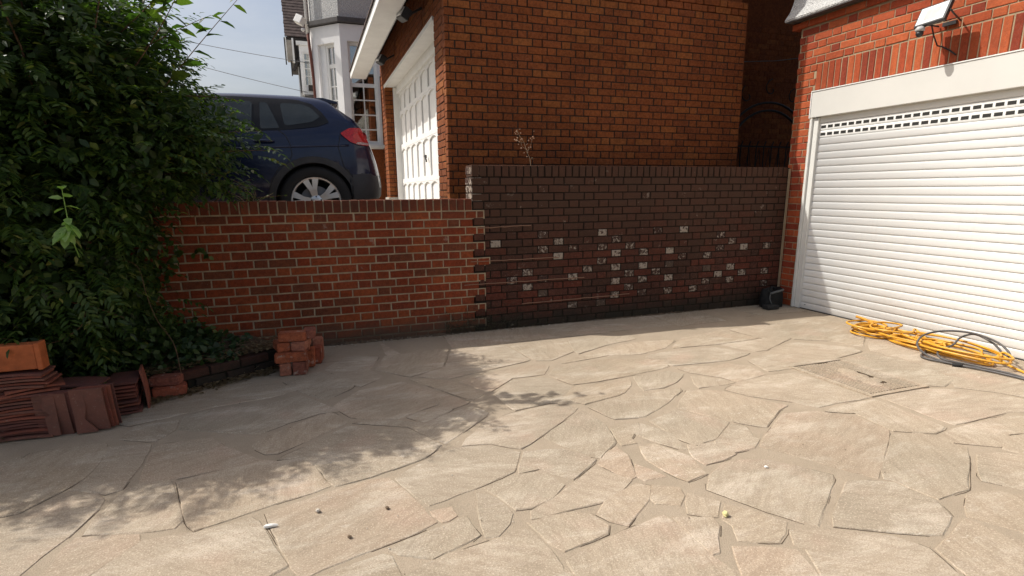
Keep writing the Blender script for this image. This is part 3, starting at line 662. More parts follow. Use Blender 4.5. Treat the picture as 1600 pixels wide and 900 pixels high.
[0.915,4.168,0.673,4.023,0.877,3.896,1.196,3.989,1.608,4.104,1.561,4.588,1.091,4.68],
[1.652,4.087,1.766,4.043,2.079,4.23,2.14,4.603,1.606,4.594],
[2.055,4.132,2.431,4.295,2.782,4.376,2.801,4.498,2.18,4.562],
[1.803,3.934,2.281,4.003,2.554,3.938,2.852,4.016,3.099,4.202,2.748,4.266,2.369,4.183,2.005,4.029],
[2.915,3.992,3.366,3.953,3.868,3.976,3.76,4.339,3.214,4.232],
[1.321,3.742,1.565,3.729,1.687,3.888,1.594,3.997,1.191,3.889,0.934,3.812,1.077,3.524],
[1.605,3.697,1.684,3.449,1.89,3.445,2.179,3.476,2.561,3.551,2.638,3.706,2.217,3.888,1.737,3.85],
[2.614,3.566,3.124,3.518,3.422,3.601,3.281,3.849,2.829,3.916,2.553,3.857],
[3.895,3.94,3.389,3.921,3.519,3.647,3.636,3.645,4.162,3.886,4.349,4.402,3.837,4.337]]
# ---------------------------------------------------------------- ground
def sheet(name, x0, x1, y0, y1, z, mat, kind='structure'):
    return ob(name, mesh(name, [(x0, y0, z), (x1, y0, z), (x1, y1, z), (x0, y1, z)], [(0, 1, 2, 3)], M[mat]), kind=kind)
sheet('ground', -300, 300, -300, 300, -.06, 'asphalt')
pv = sheet('paving', -9, 5.36, -7, 5.22, -.0034, 'joint'); WL['paving'] = Vector((0, 0, 0)); pv['label'] = 'crazy paving of riven sandstone slabs in sandy mortar'
def slab_mesh(poly, h, seed, sub=.07):
    r = random.Random(seed); cx = sum(p[0] for p in poly)/len(poly); cy = sum(p[1] for p in poly)/len(poly)
    pts = []
    n = len(poly)
    for i in range(n):                # shrink a little, then break the edges into ragged steps
        a, b_ = Vector(poly[i]), Vector(poly[(i+1) % n]); L = (b_-a).length; k = max(1, int(L/sub))
        nrm = Vector((b_.y-a.y, a.x-b_.x)).normalized()*-1
        for q in range(k):
            p = a.lerp(b_, q/k); p = p + nrm*(-.014 + r.uniform(-.003, .004)); pts.append(p)
    m = len(pts); v = []; tx, ty = r.gauss(0, .0012), r.gauss(0, .0012)
    def zt(p): return h+(p.x-cx)*tx+(p.y-cy)*ty
    for p in pts: v.append((p.x, p.y, -.02))
    ph, fr = r.uniform(0, 6.28), r.choice((2, 3, 4))
    for i, p in enumerate(pts): v.append((p.x, p.y, zt(p)-.0028-.0026*(1+math.sin(ph+fr*6.283*i/m))*.5+r.uniform(-.0008, .0008)))
    c = Vector((cx, cy))
    for p in pts:
        d = (c-p); d = d/max(d.length, 1e-4); q = p+d*(.003+abs(r.gauss(0, .003))); v.append((q.x, q.y, zt(q)))
    f = []
    for k in (0, m):
        for i in range(m): f.append((k+i, k+(i+1) % m, k+m+(i+1) % m, k+m+i))
    f.append(tuple(range(2*m, 3*m)))
    return mesh('slab', v, f, M['stone'])
rs = random.Random(3)
def add_slab(poly, i, hgt=None):
    # keep polygons counter-clockwise
    A = sum(poly[k][0]*poly[(k+1) % len(poly)][1]-poly[(k+1) % len(poly)][0]*poly[k][1] for k in range(len(poly)))
    if A < 0: poly = poly[::-1]
    c = (sum(p[0] for p in poly)/len(poly), sum(p[1] for p in poly)/len(poly))
    loc = [(p[0]-c[0], p[1]-c[1]) for p in poly]
    shade_and_dirt(poly)
    me = slab_mesh(loc, (rs.uniform(-.0010, .0014) if hgt is None else hgt), i)
    ob('slab', me, pv, (c[0], c[1], 0))
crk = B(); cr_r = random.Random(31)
def shade_and_dirt(poly):
    '''dark strips painting joint shade and dirt along stretches of a slab edge, widest on the side facing away from the sun'''
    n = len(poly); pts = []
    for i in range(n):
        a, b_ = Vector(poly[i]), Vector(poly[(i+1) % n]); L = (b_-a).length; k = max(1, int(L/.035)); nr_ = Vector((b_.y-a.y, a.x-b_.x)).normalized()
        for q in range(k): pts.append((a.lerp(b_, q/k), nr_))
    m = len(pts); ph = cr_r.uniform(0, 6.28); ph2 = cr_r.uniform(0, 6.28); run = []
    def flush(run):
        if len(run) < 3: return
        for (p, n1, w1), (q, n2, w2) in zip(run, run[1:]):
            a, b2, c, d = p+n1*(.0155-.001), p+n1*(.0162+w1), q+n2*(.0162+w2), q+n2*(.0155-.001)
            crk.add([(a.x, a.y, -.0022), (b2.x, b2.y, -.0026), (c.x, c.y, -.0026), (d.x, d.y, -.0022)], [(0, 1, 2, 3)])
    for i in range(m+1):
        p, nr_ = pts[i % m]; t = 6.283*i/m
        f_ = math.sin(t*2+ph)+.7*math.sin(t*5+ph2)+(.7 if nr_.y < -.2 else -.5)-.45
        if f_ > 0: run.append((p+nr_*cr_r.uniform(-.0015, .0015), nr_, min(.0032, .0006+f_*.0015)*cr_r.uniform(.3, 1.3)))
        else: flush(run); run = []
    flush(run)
polys = [[(s[k], s[k+1]) for k in range(0, len(s), 2)] for s in SLABS]
for i, p in enumerate(polys): add_slab(p, i)
# slabs along the foot of the walls
x = -.45; k = 0
while x < 5.25:
    w_ = rs.uniform(.5, .95); x1 = min(x+w_, 5.27); ya = 4.70+rs.uniform(-.05, .03) if x < 3.9 else 4.76; tilt = rs.uniform(-.06, .06)
    add_slab([(x+.012, ya), (x1-.012+tilt*.3, ya+rs.uniform(-.03, .03)), (x1-.012+tilt, 5.185), ((x+x1)/2, 5.19), (x+.012+tilt*.5, 5.185)], 200+k, rs.uniform(-.004, -.001)); x = x1; k += 1
# random-shaped slabs out of the picture's view : behind and beside the camera
def fill(x0, x1, y0, y1, s, seed, keep=None):
    r = random.Random(seed); nx, ny = max(1, int((x1-x0)/s)), max(1, int((y1-y0)/s)); g = {}
    for i in range(nx+1):
        for j in range(ny+1):
            jx = 0 if i in (0, nx) else r.uniform(-.3, .3)*s; jy = 0 if j in (0, ny) else r.uniform(-.3, .3)*s
            g[i, j] = (x0+(x1-x0)*i/nx+jx, y0+(y1-y0)*j/ny+jy)
    for i in range(nx):
        for j in range(ny):
            a, b_, c, d = g[i, j], g[i+1, j], g[i+1, j+1], g[i, j+1]; m = ((a[0]+b_[0]+c[0]+d[0])/4, (a[1]+b_[1]+c[1]+d[1])/4)
            if keep and not all(keep(*p) for p in (a, b_, c, d)): continue
            add_slab([(p[0]+(m[0]-p[0])*.04, p[1]+(m[1]-p[1])*.04) for p in (a, b_, c, d)], seed*100+i*10+j)
fill(-4.6, 2.2, -2.2, .62, .75, 41); fill(2.6, 5.25, -2.2, .7, .75, 42); fill(-4.6, -1.5, .62, 2.3, .7, 43); fill(2.25, 5.25, .72, 2.5, .42, 44, lambda x, y: y < .70+(x-2.28)*.57)
o_ = crk.mk('crevice_shade_dirt', M['shade_and_dirt'], pv, kind='stuff')  # flat dark strips stand in for the shade of deep joints
# grooved drain cover
dc = thing('drain_cover', 'rectangular drain cover with rows of raised grooves, half filled with mortar', 'drain cover', (3.71, 2.86, 0))
b = B(); b.box(3.452, 3.978, 2.52, 3.20, -.008, .0020); b.mk('tray', M['shade_and_dirt'], dc)
b = B(); b.box(3.44, 3.99, 2.50, 2.535, -.008, .0075); b.box(3.44, 3.99, 3.185, 3.22, -.008, .0075); b.box(3.44, 3.47, 2.535, 3.185, -.008, .006); b.box(3.96, 3.99, 2.535, 3.185, -.008, .006); b.mk('frame', M['stone'], dc)
for k in range(19):
    x = 3.482+k*.0257
    if 9 <= k <= 12: segs = [(2.55, 2.66), (2.99, 3.16)]
    elif k in (8, 13): segs = [(2.55, 2.78), (2.92, 3.17)]
    else: segs = [(2.545, 3.175)]
    for (a, c) in segs:
        b = B(); b.prism([(x-.0055, .001), (x-.004, .0062), (x+.004, .0062), (x+.0055, .001)], 1, a, c); b.mk('rib', M['stone'], dc)
b = B()
for k in range(16):
    x, y = 3.73+random.uniform(-.05, .05), 2.68+k*.02; b.lathe([(.001, .010), (.025, .009), (.045, .004), (.05, .001)], (x, y, 0), 2, 9)
b.mk('mortar_smear', M['stone'], dc, smooth=True)

# ---------------------------------------------------------------- hoses
hs = thing('hose', 'long yellow hose tangled in flat loops at the foot of the white roller door', 'hose', (4.95, 3.1, 0))
def spline(ctrl, n=12):
    P = [Vector(c) for c in ctrl]; out = []
    P = [P[0]*2-P[1]]+P+[P[-1]*2-P[-2]]
    for i in range(1, len(P)-2):
        for k in range(n):
            t = k/n; a, b_, c, d = P[i-1:i+3]
            out.append(.5*((2*b_)+(c-a)*t+(2*a-5*b_+4*c-d)*t*t+(3*b_-a-3*c+d)*t**3))
    out.append(P[-2]); return out
r = random.Random(21)
ctrl = []; k = 0
for (cx0, cy0, rx0, ry0, n0, sl0) in ((5.00, 3.66, .21, .20, 8, -.10), (4.93, 3.30, .17, .34, 5, -.16), (4.95, 2.98, .16, .42, 8, -.12)):
    for q_ in range(n0):
        cx1, cy1 = cx0+r.uniform(-.05, .05), cy0+r.uniform(-.10, .10); ra, rb = rx0*r.uniform(.45, 1.15), ry0*r.uniform(.6, 1.15); ph_ = r.uniform(-.3, .3); z0_ = .012+min(.085, q_*.0105)
        for a_ in range(7):
            an = ph_+2*math.pi*a_/7; x_ = cx1+ra*math.cos(an)+r.uniform(-.012, .012)+sl0*rb*math.sin(an)*-.6; y_ = cy1+rb*math.sin(an)
            ctrl.append(Vector((min(x_, 5.26), y_, z0_+.006*math.sin(a_*2.1)+r.uniform(0, .006))))
ctrl += [Vector((5.0, 2.66, .05)), Vector((4.93, 2.45, .013)), Vector((4.86, 2.1, .013)), Vector((5.0, 1.2, .013))]
b = B(); b.tube(spline(ctrl, 5), .0088, 7); b.mk('tube', M['hose'], hs, smooth=True)
b = B(); b.tube([Vector((5.10, 3.80, .075)), Vector((5.08, 3.88, .10)), Vector((5.05, 3.95, .115))], .013, 8); b.mk('connector', M['hose'], hs)
cb = thing('cable', 'dark grey rubber cable looped upright over the yellow hose by the roller door', 'cable', (4.9, 2.9, 0))
ring = [(4.74, 2.62, .012), (4.66, 2.80, .012), (4.66, 2.98, .03), (4.74, 3.12, .075), (4.88, 3.16, .135), (5.02, 3.08, .175), (5.11, 2.92, .18), (5.14, 2.76, .14), (5.12, 2.66, .08), (5.08, 2.66, .06), (5.16, 2.80, .12), (5.17, 2.95, .16), (5.08, 3.0, .13), (4.95, 2.96, .10), (4.86, 2.94, .09), (4.76, 2.96, .05), (4.71, 2.88, .015), (4.76, 2.72, .012), (4.80, 2.5, .012), (4.79, 2.3, .012), (4.86, 1.9, .012), (4.9, 1.2, .012)]
b = B(); b.tube(spline(ring, 8), .0085, 7); b.mk('sleeve', M['cable'], cb, smooth=True)
b = B(); b.tube(spline([(4.83, 3.10, .012), (4.62, 2.98, .012), (4.66, 2.75, .014), (4.74, 2.5, .012), (4.76, 2.2, .012), (4.8, 1.3, .012)], 8), .0085, 7); b.mk('sleeve', M['cable'], cb, smooth=True)
b = B(); b.tube([(4.63, 2.76, .013), (4.66, 2.72, .02), (4.70, 2.73, .013)], .014, 8); b.mk('plug', M['rubber'], cb)

# ---------------------------------------------------------------- black bag in the corner
bg_ = thing('tool_bag', 'crumpled black bag with grey strap in the corner beside the roller door', 'bag', (5.02, 5.02, 0))
v = []; nu, nv = 14, 9; r = random.Random(8)
for j in range(nv+1):
    tz = j/nv; zz = .215*tz
    for i in range(nu):
        a = 2*math.pi*i/nu; sx_ = .135*(1-.10*tz+.12*math.sin(tz*3)); sy_ = .075*(1-.25*tz)
        ca, sa = math.cos(a), math.sin(a); e = .55
        x = math.copysign(abs(ca)**e, ca)*sx_; y = math.copysign(abs(sa)**e, sa)*sy_
        cr = .010*math.sin(a*5+tz*9)+.008*math.sin(a*3-tz*6); v.append((5.055+x+cr, 5.06+y+cr, zz+(.016*math.sin(a*2+1) if j == nv else 0)))
v.append((5.055, 5.06, .165))
f = [(j*nu+i, j*nu+(i+1) % nu, (j+1)*nu+(i+1) % nu, (j+1)*nu+i) for j in range(nv) for i in range(nu)]
f += [(nv*nu+i, nv*nu+(i+1) % nu, len(v)-1) for i in range(nu)]
ob('body', mesh('body', v, f, M['bag'], True), bg_)
b = B(); b.tube(spline([(4.96, 4.985, .175), (5.02, 4.965, .195), (5.10, 4.97, .205), (5.14, 4.98, .212)], 4), .014, 6); b.tube(spline([(4.96, 4.985, .17), (4.945, 4.97, .12), (4.96, 4.96, .07), (4.99, 4.965, .04)], 5), .006, 6); b.mk('strap', M['strap'], bg_, smooth=True)
b = B(); b.box(4.865, 5.03, 4.90, 5.0, .001, .052); b.mk('base_flap', M['rubber'], bg_, bevel=.012)
b = B(); b.tube(spline([(4.93, 5.04, .2), (4.96, 5.02, .235), (5.0, 5.03, .205), (5.04, 5.05, .24), (5.09, 5.04, .215)], 4), .013, 6); b.mk('handle', M['bag'], bg_, smooth=True)

# ---------------------------------------------------------------- loose brick pile
def loose_brick(label, c, size, rz=0, rx=0, ry=0, seed=1, group='loose bricks piled beside the low wall'):
    r = random.Random(seed); bm = bmesh.new(); bmesh.ops.create_cube(bm, size=1)
    bmesh.ops.scale(bm, vec=size, verts=bm.verts); bmesh.ops.bevel(bm, geom=list(bm.edges), offset=.007, segments=2, affect='EDGES')
    bmesh.ops.triangulate(bm, faces=bm.faces)
    for q in bm.verts: q.co += Vector((r.uniform(-1, 1), r.uniform(-1, 1), r.uniform(-1, 1)))*.0022
    me = bpy.data.meshes.new('loose_brick'); bm.to_mesh(me); bm.free(); me.materials.append(M['brick_loose'])
    o = bpy.data.objects.new('loose_brick', me); link(o, None, c); o.rotation_euler = (rx, ry, rz); tag(o, label, 'brick', group); o['kind'] = 'thing'; return o
S, Wd, Ht = .215, .1025, .068
px, py = -.20, 4.44
loose_brick('brick standing on edge at the front left foot of the brick pile', (px-.088, py+.06, .0515), (.088, S, .103), .05, seed=1)
loose_brick('brick standing on edge at the front right foot of the brick pile', (px+.028, py+.045, .0515), (.10, S, .103), -.10, seed=2)
loose_brick('long orange brick laid flat across the two front foot bricks of the pile', (px-.035, py-.005, .141), (S+.015, Wd, .072), -.03, seed=3)
loose_brick('dark chipped brick lying endways at the left of the third layer of the pile', (px-.10, py+.07, .214), (.10, .16, .068), .25, seed=4)
loose_brick('two-tone brick of the third layer of the pile, grey end to the front', (px+.045, py+.075, .216), (Wd, S, .070), -.22, seed=5)
loose_brick('pale rounded brick on top of the pile, front one', (px-.015, py+.05, .287), (.20, Wd, .068), -.08, seed=6)
loose_brick('small red brick end on top of the pile, behind the pale one', (px+.11, py+.12, .285), (.09, .16, .065), -.05, seed=7)
loose_brick('brick leaning on edge at the right side of the pile, nearest the camera', (px+.10, py+.17, .075), (.066, .12, .145), -.12, seed=8)
loose_brick('brick on edge behind the leaning one at the right side of the pile', (px+.155, py+.25, .07), (.066, .11, .135), -.12, rx=.08, seed=9)
loose_brick('brick at the back right of the pile, almost against the low wall', (px+.165, py+.36, .09), (.08, .10, .18), -.1, seed=10)
loose_brick('hidden middle brick of the pile under the two-tone brick', (px+.02, py+.17, .145), (.16, .09, .07), -.1, seed=11)
loose_brick('dark loose brick in leaf litter right of the short tile stack', (-1.02, 4.23, .045), (.20, .10, .07), .1, seed=12, group='half buried bricks by the planting bed')
loose_brick('second dark brick lying on the half buried one by the planting bed', (-1.04, 4.25, .113), (.19, .10, .062), -.15, seed=13, group='half buried bricks by the planting bed')
# edging of the planting bed
ed = thing('bed_edging', 'low two-course brick edging between the brick pile and the bush', 'edging', (-.6, 4.6, 0))
A0, A1 = Vector((-.32, 4.66, 0)), Vector((-.92, 4.30, 0)); dd_ = (A1-A0); Ld = dd_.length; ang = math.atan2(-dd_.y, -dd_.x)
for row in range(2):
    t = (.0 if row == 0 else .11)
    while t < Ld-.05:
        L = .205
        p = A0+dd_.normalized()*(t+L/2); me, _, _ = brick_mesh(.21, .062, .10, 'brick_dark', random.randrange(5))
        o = bpy.data.objects.new('brick', me); link(o, ed, (p.x, p.y, .036+row*.072)); o.rotation_euler = (random.gauss(0, .02), random.gauss(0, .02), ang+random.gauss(0, .03)); t += .222
nrm = Vector((-dd_.y, dd_.x, 0)).normalized()*-1
if nrm.y < 0: nrm = -nrm
c0 = [A0+nrm*.012, A1+nrm*.012, A1+nrm*.11, A0+nrm*.11]
b = B(); b.add([(p.x, p.y, z) for z in (-.01, .138) for p in c0], [(0, 1, 2, 3), (4, 5, 6, 7), (0, 1, 5, 4), (1, 2, 6, 5), (2, 3, 7, 6), (3, 0, 4, 7)]); b.mk('mortar', M['mortar_dark'], ed)
# soil of the bed
N_ = 26; v = []; 
for j in range(N_+1):
    for i in range(N_+1):
        x = -4.6+(4.6-.25)*i/N_; yb = (4.66+(x+.32)*.6+.07) if x > -.92 else max(3.95, 4.35+(x+.92)*.55); yb = min(yb, 5.1); y = yb+(5.19-yb)*j/N_
        e = min(1, j/6); z = -.004+.17*e*(1 if x < -.6 else max(0, (-.25-x)/.35))+random.uniform(-.012, .012)*e; v.append((x, y, z))
f = [(j*(N_+1)+i, j*(N_+1)+i+1, (j+1)*(N_+1)+i+1, (j+1)*(N_+1)+i) for j in range(N_) for i in range(N_)]
ob('soil', mesh('soil', v, f, M['soil'], True), kind='structure')

# ---------------------------------------------------------------- clay roof tiles
tl = B()
def tile_geo(w=.165, l=.265, t=.012, camber=.006, seg=4):
    v, f = [], []
    for j in range(seg+1):
        y = -l/2+l*j/seg; zc = camber*(1-(2*j/seg-1)**2)
        for x in (-w/2, w/2):
            v.append((x, y, zc)); v.append((x, y, zc+t))
    for j in range(seg):
        a = j*4; f += [(a+1, a+3, a+7, a+5), (a, a+4, a+6, a+2), (a, a+1, a+5, a+4), (a+2, a+6, a+7, a+3)]
    f += [(0, 2, 3, 1), (seg*4, seg*4+1, seg*4+3, seg*4+2)]
    return v, f
v_, f_ = tile_geo(); tmesh = mesh('roof_tile', v_, f_, M['clay'])
v_, f_ = tile_geo(l=.18); tshort = mesh('broken_tile', v_, f_, M['clay'])
def tile(label, group, c, rot, me=None, name='clay_tile'):
    o = bpy.data.objects.new(name, me or tmesh); link(o, None, c); o.rotation_euler = rot; tag(o, label, 'roof tile', group); o['kind'] = 'thing'; return o
r = random.Random(4)
for cx_, cy_, n_, g, lab, rz0 in ((-1.63, 3.80, 21, 'clay tiles of the tall stack at the left edge', 'thin dark red clay tile lying in the tall flat stack at the left edge', 1.57),
                              (-1.80, 3.83, 21, 'clay tiles of the stack cut by the left edge', 'thin clay tile in the flat stack cut off by the left edge', 1.60)):
    z = .004
    for k in range(n_):
        lb = lab if 0 < k < n_-1 else (('lowest' if k == 0 else 'topmost')+' clay tile of the '+('tall flat stack under the orange block' if cx_ > -1.7 else 'stack cut off by the left edge'))
        tile(lb, g, (cx_+r.uniform(-.014, .014)+(.03 if 12 < k < 16 else 0), cy_+r.uniform(-.012, .012), z), (r.uniform(-.02, .02), r.uniform(-.03, .03), rz0+r.uniform(-.09, .09)+(.35 if k in (14, 15) else 0))); z += .0186
tsx = .36+.03
z = .004
for k in range(9):
    tile((('lowest ' if k == 0 else 'topmost ' if k == 8 else '')+'dark clay tile of the short flat stack right of the upright tiles'), 'clay tiles of the short stack', (-1.235+r.uniform(-.01, .01), 4.07+r.uniform(-.01, .01), z), (r.uniform(-.02, .02), r.uniform(-.03, .03), r.uniform(-.06, .06)+.12)); z += .0245
tile('clay tile standing against the right side of the short flat stack', 'upright clay tiles', (-1.135, 4.10, .125), (1.50, .02, 1.75))
for k, (x, y, h, rz, short) in enumerate(((-1.50, 3.735, .124, -.10, 0), (-1.43, 3.735, .134, -.08, 0), (-1.40, 3.76, .134, -.05, 0), (-1.315, 3.715, .140, -.08, 0), (-1.30, 3.735, .142, -.08, 0), (-1.285, 3.755, .140, -.06, 0), (-1.275, 3.775, .142, -.03, 0))):
    lab = ['upright brown clay tile next to the tall stack', 'upright clay tile, second from the left in the leaning row', 'upright clay tile behind the second in the leaning row',
           'upright clay tile with a zigzag broken edge, front right of the leaning row', 'upright clay tile directly behind the zigzag broken one', 'upright clay tile third back on the right of the leaning row', 'rearmost upright clay tile on the right of the leaning row'][k]
    tile(lab, 'upright clay tiles', (x, y, h), (math.radians(96)+.02*k % .05, 0, rz))
# broken piece standing in front
poly = [(0, 0), (.085, 0), (.030, .085), (.045, .16), (.042, .235), (-.018, .225), (-.02, .0)]
b = B(); b.prism([(-1.372+p[0], .006+p[1]) for p in poly], 1, 3.690, 3.701); o = b.mk('broken_tile', M['clay']); WL[o.name] = Vector((0, 0, 0)); tag(o, 'broken clay tile piece with zigzag right edge, standing before the leaning row', 'roof tile')
b = B(); b.prism([(-1.53+p[0], .006+p[1]) for p in ((.0, 0), (.055, 0), (.055, .24), (.0, .235), (-.012, .17), (.022, .13), (-.005, .115))], 1, 3.705, 3.717); o = b.mk('broken_tile', M['clay']); tag(o, 'broken clay tile piece with a notch in its left edge, beside the tall stack', 'roof tile')
tile('clay tile lying flat on top of the leaning row of tiles', 'clay tiles lying on the upright ones', (-1.40, 3.86, .262), (.06, .02, 1.45)); tile('second clay tile under the flat one on top of the leaning row', 'clay tiles lying on the upright ones', (-1.44, 3.88, .247), (.05, .03, 1.7))
b = B(); b.box(-1.92, -1.525, 3.72, 3.80, .41, .555); rt_ = b.mk('clay_block', M['terracotta'], bevel=.006); tag(rt_, 'bright orange terracotta block resting on top of the tall tile stack', 'clay block')
b = B(); b.box(-1.525, -1.50, 3.715, 3.805, .405, .56); o = b.mk('end_lip', M['terracotta'], rt_, bevel=.004)

# ---------------------------------------------------------------- litter on the paving
def bit(name, label, cat, c, size, mat, seed, group=None, flat=.5):
    r = random.Random(seed); bm = bmesh.new(); bmesh.ops.create_icosphere(bm, subdivisions=2, radius=1)
    for q in bm.verts: q.co = Vector((q.co.x*size[0], q.co.y*size[1], q.co.z*size[2]))*(1+r.uniform(-.22, .22))
    me = bpy.data.meshes.new(name); bm.to_mesh(me); bm.free(); me.materials.append(M[mat]); o = bpy.data.objects.new(name, me); link(o, None, c); o.rotation_euler = (0, 0, r.uniform(0, 3)); tag(o, label, cat, group); return o
o = bit('plaster_chip', 'long white plaster chip lying in the joint at the front left', 'chip', (-.27, 2.30, .008), (.030, .008, .008), 'chalk', 1); o.rotation_euler = (0, 0, -.1)
bit('stone_chip', 'pale stone chip on the large front slab', 'chip', (-.08, 2.35, .008), (.012, .010, .008), 'pebble', 2)
bit('mud_lump', 'small dark mud lump on the large front slab, nearer its front edge', 'lump', (.04, 2.11, .006), (.010, .008, .006), 'mud', 3)
bit('mud_lump', 'small dark mud lump on the large front slab, nearer its right corner', 'lump', (.21, 2.27, .006), (.011, .008, .005), 'mud', 4)
o = bit('fallen_leaf', 'crumpled cream leaf scrap on the paving right of centre', 'leaf', (1.57, 1.71, .010), (.018, .011, .010), 'leaf_scrap', 5)
bit('stone_chip', 'white stone chip on the right half of the paving', 'chip', (2.05, 1.98, .006), (.009, .007, .006), 'chalk', 6)
b = B(); r = random.Random(77)
for k in range(760):
    if k < 560: x, y = r.uniform(-1.3, 5.2), 5.19-abs(r.gauss(0, .05))
    else: x, y = r.uniform(-.6, 5), r.uniform(1.6, 5.0)
    s = r.uniform(.002, .008) if k < 560 else r.uniform(.002, .005)
    if k < 560 and x > 3.2 and r.random() < .6: continue
    c = Vector((x, y, .002+s*.4)); q = [c+Vector((s*r.uniform(.6, 1.3), 0, 0)), c+Vector((0, s, 0)), c+Vector((-s*r.uniform(.6, 1.3), 0, 0)), c+Vector((0, -s, 0)), c+Vector((0, 0, s*.7))]
    b.add(q, [(0, 1, 4), (1, 2, 4), (2, 3, 4), (3, 0, 4)], 0 if r.random() < .5 else 1)
gr_ = b.mk('grit', [M['pebble'], M['mud']], kind='stuff'); gr_['label'] = 'grit and mortar crumbs along the foot of the walls'; gr_['category'] = 'grit'
b = B()
for k in range(3600):
    t = r.random(); x = -1.9+1.55*t; yf = 4.66+(x+.32)*.6 if x > -.92 else 4.30+(x+.92)*.55; y = yf+(-abs(r.gauss(0, .07)) if r.random() < .5 else .04+abs(r.gauss(0, .2))); y = min(y, 5.16); s = r.uniform(.006, .024); a = r.uniform(0, 6.28); z = .006+r.uniform(0, .02)+(.15 if y > yf+.02 else 0)
    c = Vector((x, y, z)); u = Vector((math.cos(a), math.sin(a), r.uniform(-.3, .3)))*s; w2 = Vector((-math.sin(a), math.cos(a), r.uniform(-.4, .4)))*s*.5
    b.add([c-u, c+w2, c+u, c-w2], [(0, 1, 2, 3)])
for k in range(90):
    x = r.uniform(-1.2, -.3); y = 4.3+.35*(x+1.2)+abs(r.gauss(0, .2)); a = r.uniform(-.6, 1.2); L = r.uniform(.05, .22); z = .15+r.uniform(-.02, .05) if y > 4.7 else .02
    b.tube([(x, y, z), (x+L*math.cos(a), y+L*math.sin(a)*.5, z+r.uniform(-.01, .04))], .002, 4, caps=False)
ll = b.mk('leaf_litter', M['deadleaf'], kind='stuff'); ll['label'] = 'dry leaves and twigs along the planting bed'; ll['category'] = 'leaf litter'

# dirt washed up against the foot of the walls
b = B(); r = random.Random(61); prev = None
for i in range(340):
    x = -.35+i*.0165; wd_ = .006+.022*max(0, math.sin(x*2.3)+.4*math.sin(x*7.1)+.3)*r.uniform(.4, 1.2)*(1.3 if x < 2.2 else .6); hh = wd_*r.uniform(.3, .6)
    cur = [(x, YW-wd_-.003, -.001), (x, YW-.003-wd_*.4, hh*.7), (x, YW+.004, hh)]
    if prev and x < 5.26:
        b.add(prev+cur, [(0, 3, 4, 1), (1, 4, 5, 2)])
    prev = cur
o = b.mk('dirt', M['soil'], kind='stuff'); o['label'] = 'dirt washed up along the foot of the garden walls'; o['category'] = 'dirt'

# ---------------------------------------------------------------- raised drive next door
dv = B().box(-14, 1.66, YW+.206, 60, -.05, G2-.002).box(1.66, 14, 11.25, 60, -.05, G2-.002).mk('drive', M['tarmac_drive'], kind='structure')
# ---------------------------------------------------------------- car
car = thing('car', 'dark blue car parked behind the low red brick wall', 'car', (-1.5, 6.73, G2))
YC, HW = 6.73, .88
tp = [(-3.68, 1.40), (-3.62, 1.62), (-3.3, 1.78), (-2.55, 1.90), (-1.8, 2.22), (-1.2, 2.295), (-.6, 2.315), (-.1, 2.312), (.16, 2.295), (.25, 2.262), (.30, 2.215), (.52, 2.04), (.62, 1.84), (.69, 1.66), (.715, 1.50), (.71, 1.40)]
btm = [(-3.68, 1.32), (-3.5, 1.16), (-2.0, 1.12), (-.3, 1.12), (.35, 1.18), (.55, 1.26), (.66, 1.30), (.71, 1.36)]
blt = [(-3.68, 1.38), (-3.3, 1.72), (-2.55, 1.82), (-1.0, 1.89), (-.2, 1.94), (.2, 2.0), (.5, 1.99), (.62, 1.80), (.72, 1.46)]
wm = [(-3.68, .60), (-3.5, .84), (-3.2, .95), (-2.6, .99), (-1.5, 1.0), (0, 1.0), (.25, .985), (.45, .95), (.58, .89), (.66, .81), (.715, .70)]
def itp(t, x):
    if x <= t[0][0]: return t[0][1]
    for (a, b_), (c, d) in zip(t, t[1:]):
        if x <= c: return b_+(d-b_)*(x-a)/(c-a)
    return t[-1][1]
def section(x):
    zt, zb_, zl, wv = itp(tp, x), itp(btm, x), itp(blt, x), itp(wm, x)*HW
    zl = min(zl, zt-.02); h = zt-zl; g = min(1, h/.28)      # g: how much greenhouse there is
    tr = lambda k: wv*(1-(1-k)*1.0) if g > .98 else wv*(k+(1-k)*(1-g)*.75)
    return [(wv*.72, zb_), (wv*.93, zb_+.03), (wv*.985, zb_+(zl-zb_)*.25), (wv*1.0, zb_+(zl-zb_)*.5), (wv*.995, zb_+(zl-zb_)*.72), (wv*.975, zb_+(zl-zb_)*.9), (wv*.945, zl),
            (tr(.885), zl+h*.35), (tr(.80), zl+h*.72), (tr(.745), zl+h*.89), (tr(.66), zl+h*.965), (wv*.36, zt+.012*g), (0, zt+.018*g)]
def side_y(x, z):
    s = section(x)
    for (w0, z0), (w1, z1) in zip(s, s[1:]):
        if z0 <= z <= z1: return w0+(w1-w0)*(z-z0)/max(1e-6, z1-z0)
    return s[6][0]
xs = [-3.68, -3.62, -3.5, -3.3, -3.1, -2.8, -2.55, -2.2, -1.8, -1.5, -1.2, -.9, -.6, -.35, -.1, .05, .17, .24, .30, .36, .42, .47, .52, .56, .60, .635, .665, .69, .705, .715]
v, f = [], []; m_ = 25
for x in xs:
    s = section(x); row = [(x, YC-w_, z) for w_, z in s]+[(x, YC+w_, z) for w_, z in s[:-1][::-1]]; v += row
for i in range(len(xs)-1):
    for k in range(m_-1): f.append((i*m_+k, i*m_+k+1, (i+1)*m_+k+1, (i+1)*m_+k))
    f.append((i*m_+m_-1, i*m_, (i+1)*m_, (i+1)*m_+m_-1))
f.append(tuple(range(m_))[::-1]); f.append(tuple((len(xs)-1)*m_+k for k in range(m_)))
me = mesh('body', v, f, M['paint'], True); bm = bmesh.new(); bm.from_mesh(me); bmesh.ops.recalc_face_normals(bm, faces=bm.faces); bm.to_mesh(me); bm.free()
